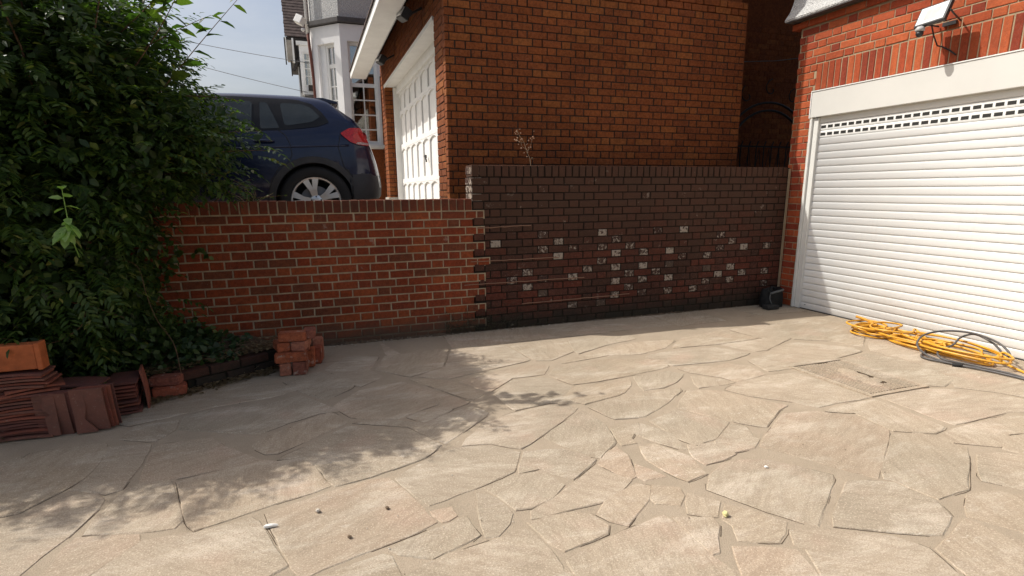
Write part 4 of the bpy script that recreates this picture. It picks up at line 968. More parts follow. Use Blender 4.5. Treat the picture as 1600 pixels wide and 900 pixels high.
body = bpy.data.objects.new('body', me); COL.objects.link(body)
sb = body.modifiers.new('s', 'SUBSURF'); sb.levels = sb.render_levels = 1
cutters = []
WX = (.06, -2.68); WZ = 1.283
for x in WX:
    cb_ = B(); cb_.lathe([(.001, -.5), (.372, -.5), (.372, .30), (.001, .30)], (x, YC-HW+.03, WZ-.005), 1, 40); cb_.lathe([(.001, -.30), (.372, -.30), (.372, .5), (.001, .5)], (x, YC+HW-.03, WZ-.005), 1, 40)
    c_ = cb_.mk('cut', M['rubber']); cutters.append(c_)
    md = body.modifiers.new('b', 'BOOLEAN'); md.object = c_; md.operation = 'DIFFERENCE'; md.solver = 'EXACT'
bpy.context.view_layer.update()
ev = body.evaluated_get(bpy.context.evaluated_depsgraph_get()); nm = bpy.data.meshes.new_from_object(ev)
body.modifiers.clear(); body.data = nm; nm.name = 'body'
for c_ in cutters: bpy.data.objects.remove(c_)
nm.materials.clear(); nm.materials.append(M['paint']); nm.materials.append(M['cladding'])
for p in nm.polygons:
    c_ = p.center; p.material_index = 1 if (c_.z < 1.245+.0*c_.x or min((c_.x-WX[0])**2, (c_.x-WX[1])**2)+(c_.z-WZ)**2 < .40**2 and abs(c_.y-YC) < HW-.02 or (c_.x > .52 and c_.z < 1.42)) else 0
    p.use_smooth = True
WL['body'] = Vector((0, 0, 0)); body.parent = car; body.location = -WL[car.name]; WL[body.name] = Vector((0, 0, 0))
def panel(name, poly, mat, off=.004, side=-1, parent=car, grid=.06, thick=0):
    """a patch lying on the car's side over a polygon given in (x, z)"""
    bm = bmesh.new(); vs = [bm.verts.new((p[0], 0, p[1])) for p in poly]; bm.faces.new(vs); bmesh.ops.triangulate(bm, faces=bm.faces)
    for _ in range(3):
        es = [e for e in bm.edges if e.calc_length() > grid]
        if not es: break
        bmesh.ops.subdivide_edges(bm, edges=es, cuts=1); bmesh.ops.triangulate(bm, faces=bm.faces)
    for q in bm.verts: q.co.y = YC+side*(side_y(q.co.x, q.co.z)+off)
    bmesh.ops.recalc_face_normals(bm, faces=bm.faces)
    me = bpy.data.meshes.new(name); bm.to_mesh(me); bm.free(); me.materials.append(M[mat]); me.polygons.foreach_set('use_smooth', [True]*len(me.polygons))
    o = ob(name, me, parent)
    if side*1: 
        pass
    return o
def rounded(poly, k=.25, n=3):
    out = []; N = len(poly)
    for i in range(N):
        a, b_, c = Vector(poly[i-1]), Vector(poly[i]), Vector(poly[(i+1) % N]); p, q = b_.lerp(a, k), b_.lerp(c, k)
        for j in range(n+1):
            t = j/n; out.append(tuple((1-t)**2*p+2*t*(1-t)*b_+t*t*q))
    return out
for sd in (-1, 1):
    wf = panel('window_surround', rounded([(-1.72, 1.87), (-1.55, 1.895), (-.2, 1.945), (.12, 1.985), (.235, 2.03), (.18, 2.12), (.09, 2.205), (-.05, 2.245), (-.6, 2.255), (-1.15, 2.235), (-1.5, 2.08)], .12, 2), 'gloss_black', .003, sd)
    panel('side_window', rounded([(-1.05, 1.925), (-.46, 1.945), (-.44, 2.215), (-1.0, 2.2)], .10), 'car_glass', .006, sd, wf)
    panel('side_window', rounded([(-.385, 1.955), (-.215, 1.965), (-.31, 2.20), (-.375, 2.21)], .12), 'car_glass', .006, sd, wf)
    panel('quarter_window', rounded([(-.17, 1.985), (.08, 2.03), (.155, 2.08), (.08, 2.165), (.0, 2.20), (-.20, 2.205)], .16), 'car_glass', .006, sd, wf)
    panel('side_window', rounded([(-1.62, 1.90), (-1.12, 1.925), (-1.10, 2.18), (-1.42, 2.07)], .10), 'car_glass', .006, sd, wf)
    tlt = panel('tail_light', rounded([(.325, 1.93), (.42, 1.985), (.53, 1.99), (.585, 1.93), (.607, 1.82), (.50, 1.825), (.42, 1.85)], .2), 'tail', .011, sd, grid=.03)
    panel('reversing_lens', rounded([(.47, 1.832), (.605, 1.826), (.607, 1.85), (.49, 1.852)], .2), 'reverse', .014, sd, tlt, grid=.03)
    panel('wheel_arch_trim', [(WX[0]+.425*math.cos(a), WZ+.425*math.sin(a)) for a in [math.pi*k/22 for k in range(-2, 24)]]+[(WX[0]+.368*math.cos(a), WZ+.368*math.sin(a)) for a in [math.pi*k/22 for k in range(23, -3, -1)]], 'cladding', .009, sd, grid=.12)
    panel('wheel_arch_trim', [(WX[1]+.425*math.cos(a), WZ+.425*math.sin(a)) for a in [math.pi*k/22 for k in range(-2, 24)]]+[(WX[1]+.368*math.cos(a), WZ+.368*math.sin(a)) for a in [math.pi*k/22 for k in range(23, -3, -1)]], 'cladding', .009, sd, grid=.12)
    # shut lines of the rear door
    dl = spline([(-.215, 1.955), (-.13, 1.88), (-.105, 1.78), (-.11, 1.70), (-.20, 1.62), (-.32, 1.48), (-.36, 1.34)], 5) if False else None
    pts = [(-.235, 1.95), (-.17, 1.90), (-.135, 1.82), (-.125, 1.72), (-.16, 1.66), (-.25, 1.60), (-.33, 1.48), (-.365, 1.34), (-.37, 1.2)]
    b = B(); b.tube([(x, YC+sd*(side_y(x, z)+.0015), z) for x, z in pts], .0035, 5); b.tube([(-1.08, YC+sd*(side_y(-1.08, z)+.0015), z) for z in (1.2, 1.35, 1.5, 1.7, 1.9)], .0035, 5)
    b.tube([(x, YC+sd*(side_y(x, z)+.0015), z) for x, z in ((.33, 1.92), (.30, 1.80), (.34, 1.62), (.44, 1.50))], .003, 5)
    b.mk('shut_line', M['rubber'], car)
    b = B(); b.tube([(x, YC+sd*(side_y(x, 1.84)+.02+.012*(1-abs(x+.36)/.09)), 1.842) for x in (-.45, -.42, -.36, -.30, -.27)], [.008, .012, .013, .012, .008], 8); b.mk('door_handle', M['paint'], car, smooth=True)
    # crease along the flank
    b = B(); b.tube([(x, YC+sd*(side_y(x, 1.80+.03*x)-.0045), 1.80+.045*x) for x in [-1.9+.1*k for k in range(24)]], .011, 6); b.mk('flank_crease', M['paint'], car, smooth=True)
    # wheels
for x in WX:
    for sd in (-1, 1):
        yf = YC+sd*(HW-.035)
        b = B(); R = .338
        b.lathe([(.235, .01), (.24, -.004), (.275, -.012), (.315, -.010), (.330, .006), (R, .03), (R, .17), (.325, .19), (.24, .19), (.235, .01)] if sd < 0 else [(.235, -.01), (.24, .004), (.275, .012), (.315, .010), (.330, -.006), (R, -.03), (R, -.17), (.325, -.19), (.24, -.19), (.235, -.01)], (x, yf, WZ), 1, 56)
        ty = b.mk('wheel', M['tyre'], car, smooth=True)
        y2 = yf-sd*.006; b = B()
        b.lathe([(.236, sd*.0), (.230, sd*.006), (.219, sd*.004), (.214, -sd*.02), (.212, -sd*.12)], (x, y2, WZ), 1, 56)
        for k in range(5):
            a0 = math.pi/2+2*math.pi*k/5+.2
            for s2 in (-1, 1):
                p0 = a0+s2*.20; p1 = a0+s2*.215
                def q(rr, aa, w2, yy):
                    return [(x+rr*math.cos(aa)-w2*math.sin(aa), y2+sd*yy, WZ+rr*math.sin(aa)+w2*math.cos(aa)), (x+rr*math.cos(aa)+w2*math.sin(aa), y2+sd*yy, WZ+rr*math.sin(aa)-w2*math.cos(aa))]
                rings = [q(.045, p0, .018, -.008), q(.12, a0+s2*.14, .020, -.001), q(.218, p1, .030, .002)]
                rings2 = [q(.045, p0, .018, -.05), q(.12, a0+s2*.14, .020, -.04), q(.218, p1, .030, -.035)]
                vv = [p for r_ in rings for p in r_]+[p for r_ in rings2 for p in r_]
                b.add(vv, [(0, 1, 3, 2), (2, 3, 5, 4), (0, 2, 8, 6), (2, 4, 10, 8), (1, 7, 9, 3), (3, 9, 11, 5), (6, 8, 9, 7), (8, 10, 11, 9)])
        b.lathe([(.001, sd*.004), (.03, sd*.003), (.036, -sd*.003), (.062, -sd*.008), (.066, -sd*.05)], (x, y2, WZ), 1, 24)
        b.mk('rim', M['rim'], ty, bevel=0)
        b = B(); b.lathe([(.001, 0), (.15, 0), (.15, .02), (.001, .02)], (x, y2-sd*.075, WZ), 1, 30); b.mk('brake_disc', M['steel'], ty)
        b = B()
        for k in range(5):
            a = math.pi/2+2*math.pi*k/5; b.lathe([(.001, sd*.002), (.008, sd*.001), (.008, -sd*.01)], (x+.047*math.cos(a), y2-sd*.004, WZ+.047*math.sin(a)), 1, 8)
        b.mk('wheel_bolt', M['rubber'], ty)
    b = B(); b.lathe([(.372, -HW+.06), (.372, HW-.06)], (x, YC, WZ-.005), 1, 30); b.mk('axle', M['rubber'], car) if False else None
    for sd in (-1, 1):
        b = B(); yo = YC+sd*(HW-.27); b.lathe([(.001, 0), (.37, 0)], (x, yo, WZ), 1, 30); b.mk('arch_liner', M['rubber'], car)
# rear screen, spoiler, bumper, plate, roof rails
def on_top(x, w_, off=.004): 
    return (x, YC+w_, itp(tp, x)+.012*min(1, (itp(tp, x)-itp(blt, x))/.28)+off)
rowx = [.275, .33, .38, .43, .48, .52]; v = []; 
for x in rowx:
    ww = .50+.12*(x-.275)/.245
    for k in range(9): v.append((x+.006, YC-ww+2*ww*k/8, itp(tp, x)+.014-(.03 if k in (0, 8) else 0.0)*1-.012*(abs(k-4)/4)**2))
f = [(i*9+k, i*9+k+1, (i+1)*9+k+1, (i+1)*9+k) for i in range(5) for k in range(8)]
ob('rear_window', mesh('rear_window', v, f, M['car_glass'], True), car)
b = B(); b.prism([(.08, 2.285), (.20, 2.292), (.335, 2.262), (.345, 2.238), (.22, 2.245), (.10, 2.262)], 1, YC-.55, YC+.55); b.mk('spoiler', M['paint'], car, bevel=.006)
b = B(); b.box(.70, .725, YC-.26, YC+.26, 1.56, 1.67); b.mk('number_plate', M['reverse'], car, bevel=.003)
# rear bumper wrapped round the end
v = []; prof_ = [(1.30, -.01), (1.33, .02), (1.42, .03), (1.53, .022), (1.56, -.004)]
path = [(.42, .93), (.52, .905), (.60, .86), (.66, .77), (.70, .64), (.715, .4), (.718, 0)]
path = path+[(x, -w_) for x, w_ in path[:-1][::-1]]
for x, w_ in path:
    dx = max(0, (x-.5)/.22); dy = 1-dx*.8
    for z, o_ in prof_: v.append((x+o_*dx*.9, YC-(w_*HW+math.copysign(o_*dy, w_) if w_ else 0), z))
n5 = len(prof_); f = [(i*n5+k, i*n5+k+1, (i+1)*n5+k+1, (i+1)*n5+k) for i in range(len(path)-1) for k in range(n5-1)]
ob('rear_bumper', mesh('rear_bumper', v, f, M['cladding'], True), car)
b = B(); b.box(-3.2, .3, YC-.7, YC+.7, 1.06, 1.2); b.mk('underbody', M['rubber'], car)
b = B(); b.box(-2.2, .0, YC-.6, YC+.6, 1.2, 1.7); b.mk('cabin_floor', M['rubber'], car)

# ---------------------------------------------------------------- white house with the bay window
wh = thing('house', 'white rendered house with tall bay window and dark cornice, beyond the car', 'house', (1.5, 13, .93))
C1, C2 = Vector((.79, 12.0, 0)), Vector((.27, 12.52, 0))
def frame_at(P, U): # local (s along U, d outwards, z) -> world
    U = U.normalized(); N = Vector((U.y, -U.x, 0))
    T = Matrix(((U.x, -N.x, 0, P.x), (U.y, -N.y, 0, P.y), (0, 0, 1, 0), (0, 0, 0, 1))); return T   # local y = inward
def window(parent, T, s0, s1, z0, z1, cols, zrows, rec=.10, sill=True):
    def bx(b, a, c, y0, y1, e, g): b.box(a, c, y0, y1, e, g, 0, T)
    b = B(); bx(b, s0, s0+.05, rec-.03, rec+.04, z0, z1); bx(b, s1-.05, s1, rec-.03, rec+.04, z0, z1); bx(b, s0+.05, s1-.05, rec-.03, rec+.04, z1-.06, z1); bx(b, s0+.05, s1-.05, rec-.03, rec+.04, z0, z0+.06)
    w0 = b.mk('window', M['white_paint'], parent, bevel=.004)
    g = B(); xs_ = [s0+.05+(s1-s0-.1)*k/cols for k in range(cols+1)]; zz = [z0+.06]+list(zrows)+[z1-.06]
    for x in xs_[1:-1]: bx(g, x-.011, x+.011, rec-.012, rec+.02, z0+.06, z1-.06)
    for z in zrows: bx(g, s0+.05, s1-.05, rec-.013, rec+.021, z-(.035 if z == zrows[-1] and len(zrows) > 3 else .011), z+(.035 if z == zrows[-1] and len(zrows) > 3 else .011))
    g.mk('glazing_bar', M['white_paint'], w0)
    for i in range(cols):
        for j in range(len(zz)-1):
            p = B(); p.box(xs_[i]+.002, xs_[i+1]-.002, rec+.004, rec+.008, zz[j]+.002, zz[j+1]-.002, 0, T); p.mk('pane', M['pane'], w0)
    c = B(); nfold = 14
    for (a, e) in ((s0+.02, s0+(s1-s0)*.36), (s1-(s1-s0)*.36, s1-.02)):
        pts = [(a+(e-a)*k/nfold, rec+.13+(.022 if k % 2 else -.022)) for k in range(nfold+1)]
        vv = [T @ Vector((x, y, z)) for z in (z0, z1) for x, y in pts]; c.add(vv, [(k, k+1, k+2+nfold, k+1+nfold) for k in range(nfold)])
    c.mk('curtain', M['curtain'], w0)
    d = B(); bx(d, s0-.1, s1+.1, rec+.5, rec+.52, z0-.1, z1+.1); bx(d, s0-.1, s0-.09, rec+.1, rec+.5, z0-.1, z1+.1); d.mk('dark_interior', M['vent'], w0)
    return w0
def facet(T, L, z0, z1, op, mat='white_render', thick=.22, name='wall'):
    b = B(); s0, s1, a, c = op
    for q in ((0, s0, z0, z1), (s1, L, z0, z1), (s0, s1, c, z1), (s0, s1, z0, a)):
        b.box(q[0], q[1], 0, thick, q[2], q[3], 0, T)
    return b.mk(name, M[mat], wh)
TA = frame_at(C1, Vector((1, 0, 0))); TB = frame_at(C2, C1-C2); TC = frame_at(C2+Vector((0, .9, 0)), Vector((0, -1, 0)))
LB = (C1-C2).length
facet(TA, .82, 2.22, 4.52, (.13, .66, 2.32, 4.22)); facet(TB, LB, 2.22, 4.52, (.16, .58, 2.32, 4.20)); facet(TC, .9, 2.22, 4.52, (.2, .75, 2.32, 4.1))
window(wh, TA, .13, .66, 2.32, 4.22, 2, [2.60, 2.88, 3.16, 3.44]); window(wh, TB, .30, .58, 2.32, 4.20, 2, [2.60, 2.88, 3.16, 3.42, 3.80]); window(wh, TC, .2, .75, 2.32, 4.1, 2, [2.9, 3.4])
B().box(.16, .30, .06, .12, 2.32, 4.20, 0, TB).mk('reveal', M['white_render'], wh)
for T, L in ((TA, .86), (TB, LB), (TC, .9)):
    B().box(-.02, L+.02, -.07, .2, 2.235, 2.30, 0, T).mk('sill', M['white_paint'], wh, bevel=.006)
    B().box(-.03, L+.03, -.06, .25, 4.535, 4.63, 0, T).mk('cornice', M['lead'], wh, bevel=.01)
    b = B(); b.box(0, L, .02, .22, 4.635, 7.2, 0, T); b.mk('upper_wall', M['dash'], wh)
b = B(); b.box(.79, 4.0, 12.02, 12.2, .9, 2.22); b.box(.27, .5, 12.55, 13.6, .9, 2.2); b.mk('brick_base', M['brick_big'], wh)
lay(wh, bond(1.50, 1.80, .95, 35, .0752), (0, 11.93, 0), '-Y', 'brick_big', cap=90, nm2='brickwork')
b = B(); b.box(1.50, 1.80, 11.937, 12.02, .9, 3.6); b.mk('mortar', M['mortar_big'], wh)
b = B(); b.box(1.62, 4.0, 12.1, 12.3, 2.2, 7.2); b.mk('front_wall', M['white_render'], wh)
b = B(); b.box(.5, 4, 12.6, 16, .9, 7.2); b.mk('house_body', M['white_render'], wh)
dp = C2+Vector((-.055, -.02, 0))
b = B(); b.tube([(dp.x, dp.y, 7.2), (dp.x, dp.y, 4.4)], .028, 10); b.mk('drainpipe', M['white_paint'], wh, smooth=True)
b = B(); b.tube([(dp.x+.01, dp.y, 4.42), (dp.x+.02, dp.y, 4.2), (dp.x+.05, dp.y+.02, 3.6), (dp.x+.06, dp.y+.03, .95)], .030, 10); b.mk('downpipe', M['clay'], wh, smooth=True)
wl_ = thing('security_light', 'white security floodlight on the corner of the white house, above the dark cornice', 'light', (.15, 12.4, 4.55))
T = Matrix.Translation((.10, 12.38, 4.62)) @ Matrix.Rotation(.5, 4, 'Y') @ Matrix.Rotation(-.6, 4, 'Z')
b = B(); b.box(-.09, .07, -.06, .08, -.08, .07, 0, T); b.mk('housing', M['white_paint'], wl_, bevel=.01)
b = B()
for k in range(5): b.box(-.094, -.0905, -.045, .065, -.06+k*.025, -.05+k*.025, 0, T)
b.mk('lamp_glass', M['lamp_glass'], wl_)
b = B(); b.tube([T @ Vector((.06, 0, 0)), (.22, 12.46, 4.57), (.26, 12.5, 4.57)], .014, 6); b.mk('bracket', M['white_paint'], wl_)
b = B(); b.lathe([(.001, .03), (.035, .02), (.035, -.02), (.001, -.04)], (.14, 12.38, 4.45), 2, 12); b.mk('sensor', M['white_paint'], wl_, smooth=True)

# ---------------------------------------------------------------- far house, steep dark roof
fh = thing('house', 'distant house with steep dark tiled roof and black timber eaves', 'house', (1.2, 20, .93))
A_, B_ = Vector((-.30, 18.0, 5.66)), Vector((-.36, 20.6, 9.0))
nr = 34
for k in range(nr):
    t0, t1 = k/nr, (k+1.25)/nr; a = A_.lerp(B_, t0); c = A_.lerp(B_, t1)
    b = B(); b.add([(a.x+random.uniform(-.012, .012), a.y-.02, a.z), (3.0, a.y-.02, a.z), (3.0, c.y, c.z+.0), (c.x+.01, c.y, c.z), (a.x, a.y-.02, a.z-.022), (3.0, a.y-.02, a.z-.022)], [(0, 1, 2, 3), (4, 5, 1, 0)])
    b.mk('tile_course', M['roof_tile'], fh)
b = B(); b.box(-.02, 3, 18.25, 23, .9, 5.55); b.mk('wall', M['white_render'], fh)
b = B(); b.box(-.30, 3, 18.02, 18.9, 5.50, 5.64); b.prism([(18.0, 5.62), (20.6, 8.96), (23.4, 5.62)], 0, -.24, 3.0); b.mk('eaves', M['dark_timber'], fh)
b = B(); b.box(-.30, -.27, 17.97, 18.02, 5.0, 5.62); b.box(-.13, -.08, 17.97, 18.02, 4.95, 5.6); b.mk('barge_board', M['white_paint'], fh)
b = B(); b.box(-.27, -.13, 18.0, 18.2, 5.0, 5.55); b.mk('gable_panel', M['concrete'], fh)
b = B(); b.box(-.33, -.30, 17.96, 18.04, 4.9, 5.6); b.box(-.20, -.17, 17.94, 18.0, 4.6, 5.0); b.box(-.1, .02, 18.05, 18.2, 4.9, 5.55); b.tube([(-.14, 17.9, 4.72), (.12, 18.0, 5.18)], .045, 4); b.mk('timber_bracket', M['dark_timber'], fh)
Tf = frame_at(Vector((.05, 17.86, 0)), Vector((1, 0, 0)))
facet_o = B(); 
for q in ((0, .06, 4.1, 5.5), (.06, .6, 5.25, 5.5), (.06, .6, 4.1, 4.3), (.6, 1.0, 4.1, 5.5)): facet_o.box(q[0], q[1], 0, .2, q[2], q[3], 0, Tf)
facet_o.mk('bay_wall', M['white_render'], fh)
wf_ = window(fh, Tf, .06, .6, 4.30, 5.25, 3, [4.6, 4.80, 5.02], rec=.03)
b = B(); b.box(-.02, 1.0, 17.80, 17.9, 5.40, 5.5); b.mk('bay_cornice', M['white_paint'], fh)
b = B(); b.prism([(17.6, 3.95), (17.6, 4.02), (18.2, 4.22), (18.2, 3.95)], 0, .10, 1.2); b.box(.22, .5, 17.7, 17.85, 4.2, 4.34); b.mk('porch_roof', M['dark_timber'], fh)
b = B(); b.box(.14, 1, 17.75, 18.2, 3.2, 3.93); b.mk('porch_wall', M['dark_timber'], fh)
b = B(); b.box(.22, .42, 17.70, 17.745, 3.25, 3.80); b.mk('porch_window', M['white_paint'], fh)

# ---------------------------------------------------------------- overhead wires
for i, (a, c, lab) in enumerate((((-9, 16, 6.3), (.4, 17.9, 4.95), 'upper overhead wire crossing the sky to the far house'), ((-9, 15, 6.25), (.3, 17.9, 4.15), 'lower overhead wire sloping down behind the car roof'), ((-4.6, 16, 4.6), (-2.4, 17, 6.5), 'short overhead wire rising steeply out of the top of the picture by the bush'))):
    A, C = Vector(a), Vector(c); pts = [A.lerp(C, t/20)+Vector((0, 0, -.25*(1-(2*t/20-1)**2))) for t in range(21)]
    b = B(); b.tube(pts, .0075, 5); o = b.mk('overhead_wire', M['wire'], smooth=True); tag(o, lab, 'wire', 'overhead wires')

# ---------------------------------------------------------------- iron gate in the passage
ga = thing('iron_gate', 'black wrought iron gate with an arched top in the dark passage', 'gate', (5.9, 6.3, 1.0))
b = B(); b.box(5.14, 5.18, 6.28, 6.32, .9, 3.1); b.box(6.75, 6.79, 6.28, 6.32, .9, 3.1); b.box(5.14, 6.79, 6.29, 6.31, 1.92, 1.94); b.box(5.14, 6.79, 6.29, 6.31, 1.0, 1.03); b.mk('frame', M['iron'], ga)
for rr in (.78, .68):
    b = B(); b.tube([(5.96+rr*math.cos(a), 6.3, 1.72+rr*1.0*math.sin(a)) for a in [math.pi*k/24 for k in range(25)]], .016, 6); b.mk('arch_bar', M['iron'], ga)
for k in range(12):
    x = 5.26+k*.13; b = B(); b.tube([(x, 6.3, 1.0), (x, 6.3, 1.93), (x+.03, 6.3, 2.0)], .008, 5); b.mk('bar', M['iron'], ga)
for k in range(9):
    x = 5.24+k*.17; b = B(); b.tube([(x, 6.3, 1.45), (x+.08, 6.3, 1.9), (x+.16, 6.3, 1.45)], .006, 5); b.mk('spear', M['iron'], ga)
for k in range(7):
    a = math.pi*(k+.5)/7; cx_, cz_ = 5.96+.9*math.cos(a), 1.72+.95*math.sin(a); b = B()
    b.tube([(cx_+(.13-.013*j)*math.cos(a+j*.55), 6.3, cz_+(.13-.013*j)*math.sin(a+j*.55)) for j in range(10)], .008, 5); b.mk('scroll', M['iron'], ga)
b = B(); b.tube([(5.2, 6.25, 2.95), (5.9, 6.2, 3.0), (6.7, 6.2, 3.12)], .006, 5); b.mk('wire_stay', M['cable'], ga)
B().box(5.13, 9, 5.25, 7.2, -.05, G2-.002).mk('passage_floor', M['concrete'], kind='structure')

# ---------------------------------------------------------------- foliage
def leaflet_tris(base, d, up, L, W, droop):
    """arrays of leaf base, direction, normal-ish -> verts (n,6,3) and per-leaf faces"""
    d = d/np.linalg.norm(d, axis=1, keepdims=True); s = np.cross(d, up); s /= (np.linalg.norm(s, axis=1, keepdims=True)+1e-9); nn = np.cross(s, d)
    L = L[:, None]; W = W[:, None]; dr = droop[:, None]
    mid = base+d*L*.45-nn*L*.06
    v = np.stack([base, base+d*L*.38+s*W-0*nn, base+d*L*.78+s*W*.62-nn*L*dr*.5, base+d*L-nn*L*dr, base+d*L*.78-s*W*.62-nn*L*dr*.5, base+d*L*.38-s*W, mid], 1)
    return v
LF = np.array([(0, 1, 6), (1, 2, 6), (2, 3, 6), (3, 4, 6), (4, 5, 6), (5, 0, 6)])
def leaf_mesh(name, V, mats, mi=None):
    n = len(V); F = (LF[None]+np.arange(n)[:, None, None]*7).reshape(-1, 3)
    return bake(V.reshape(-1, 3), F, name, mats, smooth=False, mi=(np.repeat(mi, 6) if mi is not None else None))
def rdir(n, down=0.0):
    v = RNG.normal(size=(n, 3)); v[:, 2] -= down; return v/np.linalg.norm(v, axis=1, keepdims=True)
ELL = [((-2.12, 4.65, 1.55), (1.0, .92, 1.55), 1.1), ((-1.38, 4.7, 1.85), (.60, .72, .80), 1.0), ((-2.5, 4.9, 2.55), (1.15, .9, .9), .26),
       ((-.95, 4.62, 1.72), (.46, .55, .38), .75), ((-.62, 4.55, 1.78), (.30, .35, .22), .30), ((-1.60, 4.62, .55), (.52, .50, .62), .9), ((-3.3, 4.6, 1.7), (1.2, .9, 1.6), .45), ((-1.25, 4.55, 2.30), (.42, .45, .40), .2),
       ((-1.75, 5.35, 2.25), (.8, .5, .8), .4), ((-1.32, 5.35, 2.35), (.46, .45, .6), 1.4), ((-.86, 5.3, 1.95), (.30, .35, .26), 1.1), ((-.68, 4.75, 1.50), (.24, .35, .15), .3)]
def sample(n, shell=.55):
    out = []; wts = np.array([e[1][0]*e[1][1]*e[1][2]**.8*e[2] for e in ELL]); wts /= wts.sum(); cnt = RNG.multinomial(n, wts)
    for (c, r_, dn_), k in zip(ELL, cnt):
        u = RNG.normal(size=(k, 3)); u /= np.linalg.norm(u, axis=1, keepdims=True)
        rad = shell+(1.06-shell)*RNG.random(k)**.6; lump = 1+.11*np.sin(u[:, 0]*7+c[0]*3)*np.sin(u[:, 2]*6+1)+.07*np.sin(u[:, 1]*9)
        out.append(np.array(c)+u*rad[:, None]*lump[:, None]*np.array(r_))
    p = np.concatenate(out); ok = (p[:, 2] > .10) & ~((p[:, 1] > 5.12) & (p[:, 1] < 5.5) & (p[:, 2] < 1.33)) & ~((p[:, 1] > 5.12) & (p[:, 2] < 1.36))
    ok &= ~((p[:, 1] > 5.55) & (p[:, 2] < 2.36) & (p[:, 0] > -3.7)) & (p[:, 1] > 3.72)
    ok &= ~((p[:, 1] < 3.95) & (p[:, 2] < .62))
    return p[ok]
def fronds(P, out_dir, nl=6):
    """pinnate fronds: paired leaflets along a drooping stalk"""
    n = len(P); d = out_dir/np.linalg.norm(out_dir, axis=1, keepdims=True); L = RNG.uniform(.16, .30, n); allv = []
    for k in range(nl):
        t = (k+1)/nl; pos = P+d*(L*t)[:, None]; pos[:, 2] -= (L*t*t*.28)
        s = np.cross(d, np.array([0, 0, 1.])); s /= (np.linalg.norm(s, axis=1, keepdims=True)+1e-9)
        for sg in ((-1, 1) if k < nl-1 else (0,)):
            dd2 = s*sg*.9+d*.55; dd2[:, 2] -= .22; ll_ = RNG.uniform(.050, .078, n)*(1-.35*abs(t-.45)); upv = np.tile(np.array([0, 0, 1.]), (n, 1))+RNG.normal(0, .25, (n, 3))
            allv.append(leaflet_tris(pos, dd2, upv, ll_, ll_*.19, RNG.uniform(.1, .35, n)))
    return np.concatenate(allv)
bush = thing('bush', 'large dense dark green bush with fern-like leaves at the left end of the wall', 'bush', (-1.9, 4.6, .1))
ctr = np.array([-1.9, 4.8, 1.4])
P = sample(4600, .45); V1 = fronds(P, (P-ctr)*np.array([.5, .6, .3])+rdir(len(P))*.45+np.array([.15, -.35, -.05]))
P2 = sample(36000, .25); dd = rdir(len(P2), .35); V2 = leaflet_tris(P2, dd, rdir(len(P2))+np.array([0, -.3, 1.2]), RNG.uniform(.035, .085, len(P2)), RNG.uniform(.011, .024, len(P2)), RNG.uniform(.05, .4, len(P2)))
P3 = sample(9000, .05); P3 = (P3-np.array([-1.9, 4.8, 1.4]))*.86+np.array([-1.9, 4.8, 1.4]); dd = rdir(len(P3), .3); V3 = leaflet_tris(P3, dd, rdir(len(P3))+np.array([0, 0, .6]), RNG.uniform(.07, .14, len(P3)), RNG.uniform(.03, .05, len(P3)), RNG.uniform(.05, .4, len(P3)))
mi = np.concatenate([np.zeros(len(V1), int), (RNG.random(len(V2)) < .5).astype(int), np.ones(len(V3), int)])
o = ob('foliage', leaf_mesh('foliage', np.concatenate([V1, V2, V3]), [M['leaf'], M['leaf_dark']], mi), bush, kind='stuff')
# large leaves nearest the camera, each an object
def one_mesh(kind, seed):
    global RNG
    RNG = np.random.default_rng(seed); z3 = np.zeros((1, 3))
    if kind == 'frond':
        v = fronds(z3+0., np.array([[1., 0, .1]]), 7); return leaf_mesh('leaf', v, [M['leaf']])
    if kind == 'maple':
        vs = []
        for a, L in ((-1.25, .055), (-.62, .085), (0, .105), (.62, .085), (1.25, .055)):
            vs.append(leaflet_tris(z3+0., np.array([[math.cos(a), math.sin(a), -.12]]), np.array([[0, 0, 1.]]), np.array([L]), np.array([L*.27]), np.array([.25])))
        return leaf_mesh('leaf', np.concatenate(vs), [M['leaf']])
    return leaf_mesh('leaf', leaflet_tris(z3+0., np.array([[1., 0, 0.]]), np.array([[0, .2, 1.]]), np.array([.11]), np.array([.034]), np.array([.3])), [M['leaf']])
meshes = [one_mesh('frond', 1), one_mesh('frond', 2), one_mesh('frond', 3), one_mesh('maple', 4), one_mesh('oval', 5)]
RNG = np.random.default_rng(99); Pl = sample(9000, .98); Pl = Pl[(Pl[:, 1] < 4.35) & (Pl[:, 0] > -2.3) & (Pl[:, 0] < -.4) & (Pl[:, 2] > .5) & (Pl[:, 2] < 2.6)][:190]
for i, p in enumerate(Pl):
    me = meshes[RNG.choice([0, 1, 2, 0, 1, 3, 4])]; o_ = bpy.data.objects.new('leaf', me); link(o_, bush, p)
    a = math.atan2(p[1]-4.8, p[0]+1.9)+RNG.normal(0, .6); o_.rotation_euler = (RNG.normal(0, .3), RNG.uniform(.1, .9), a)
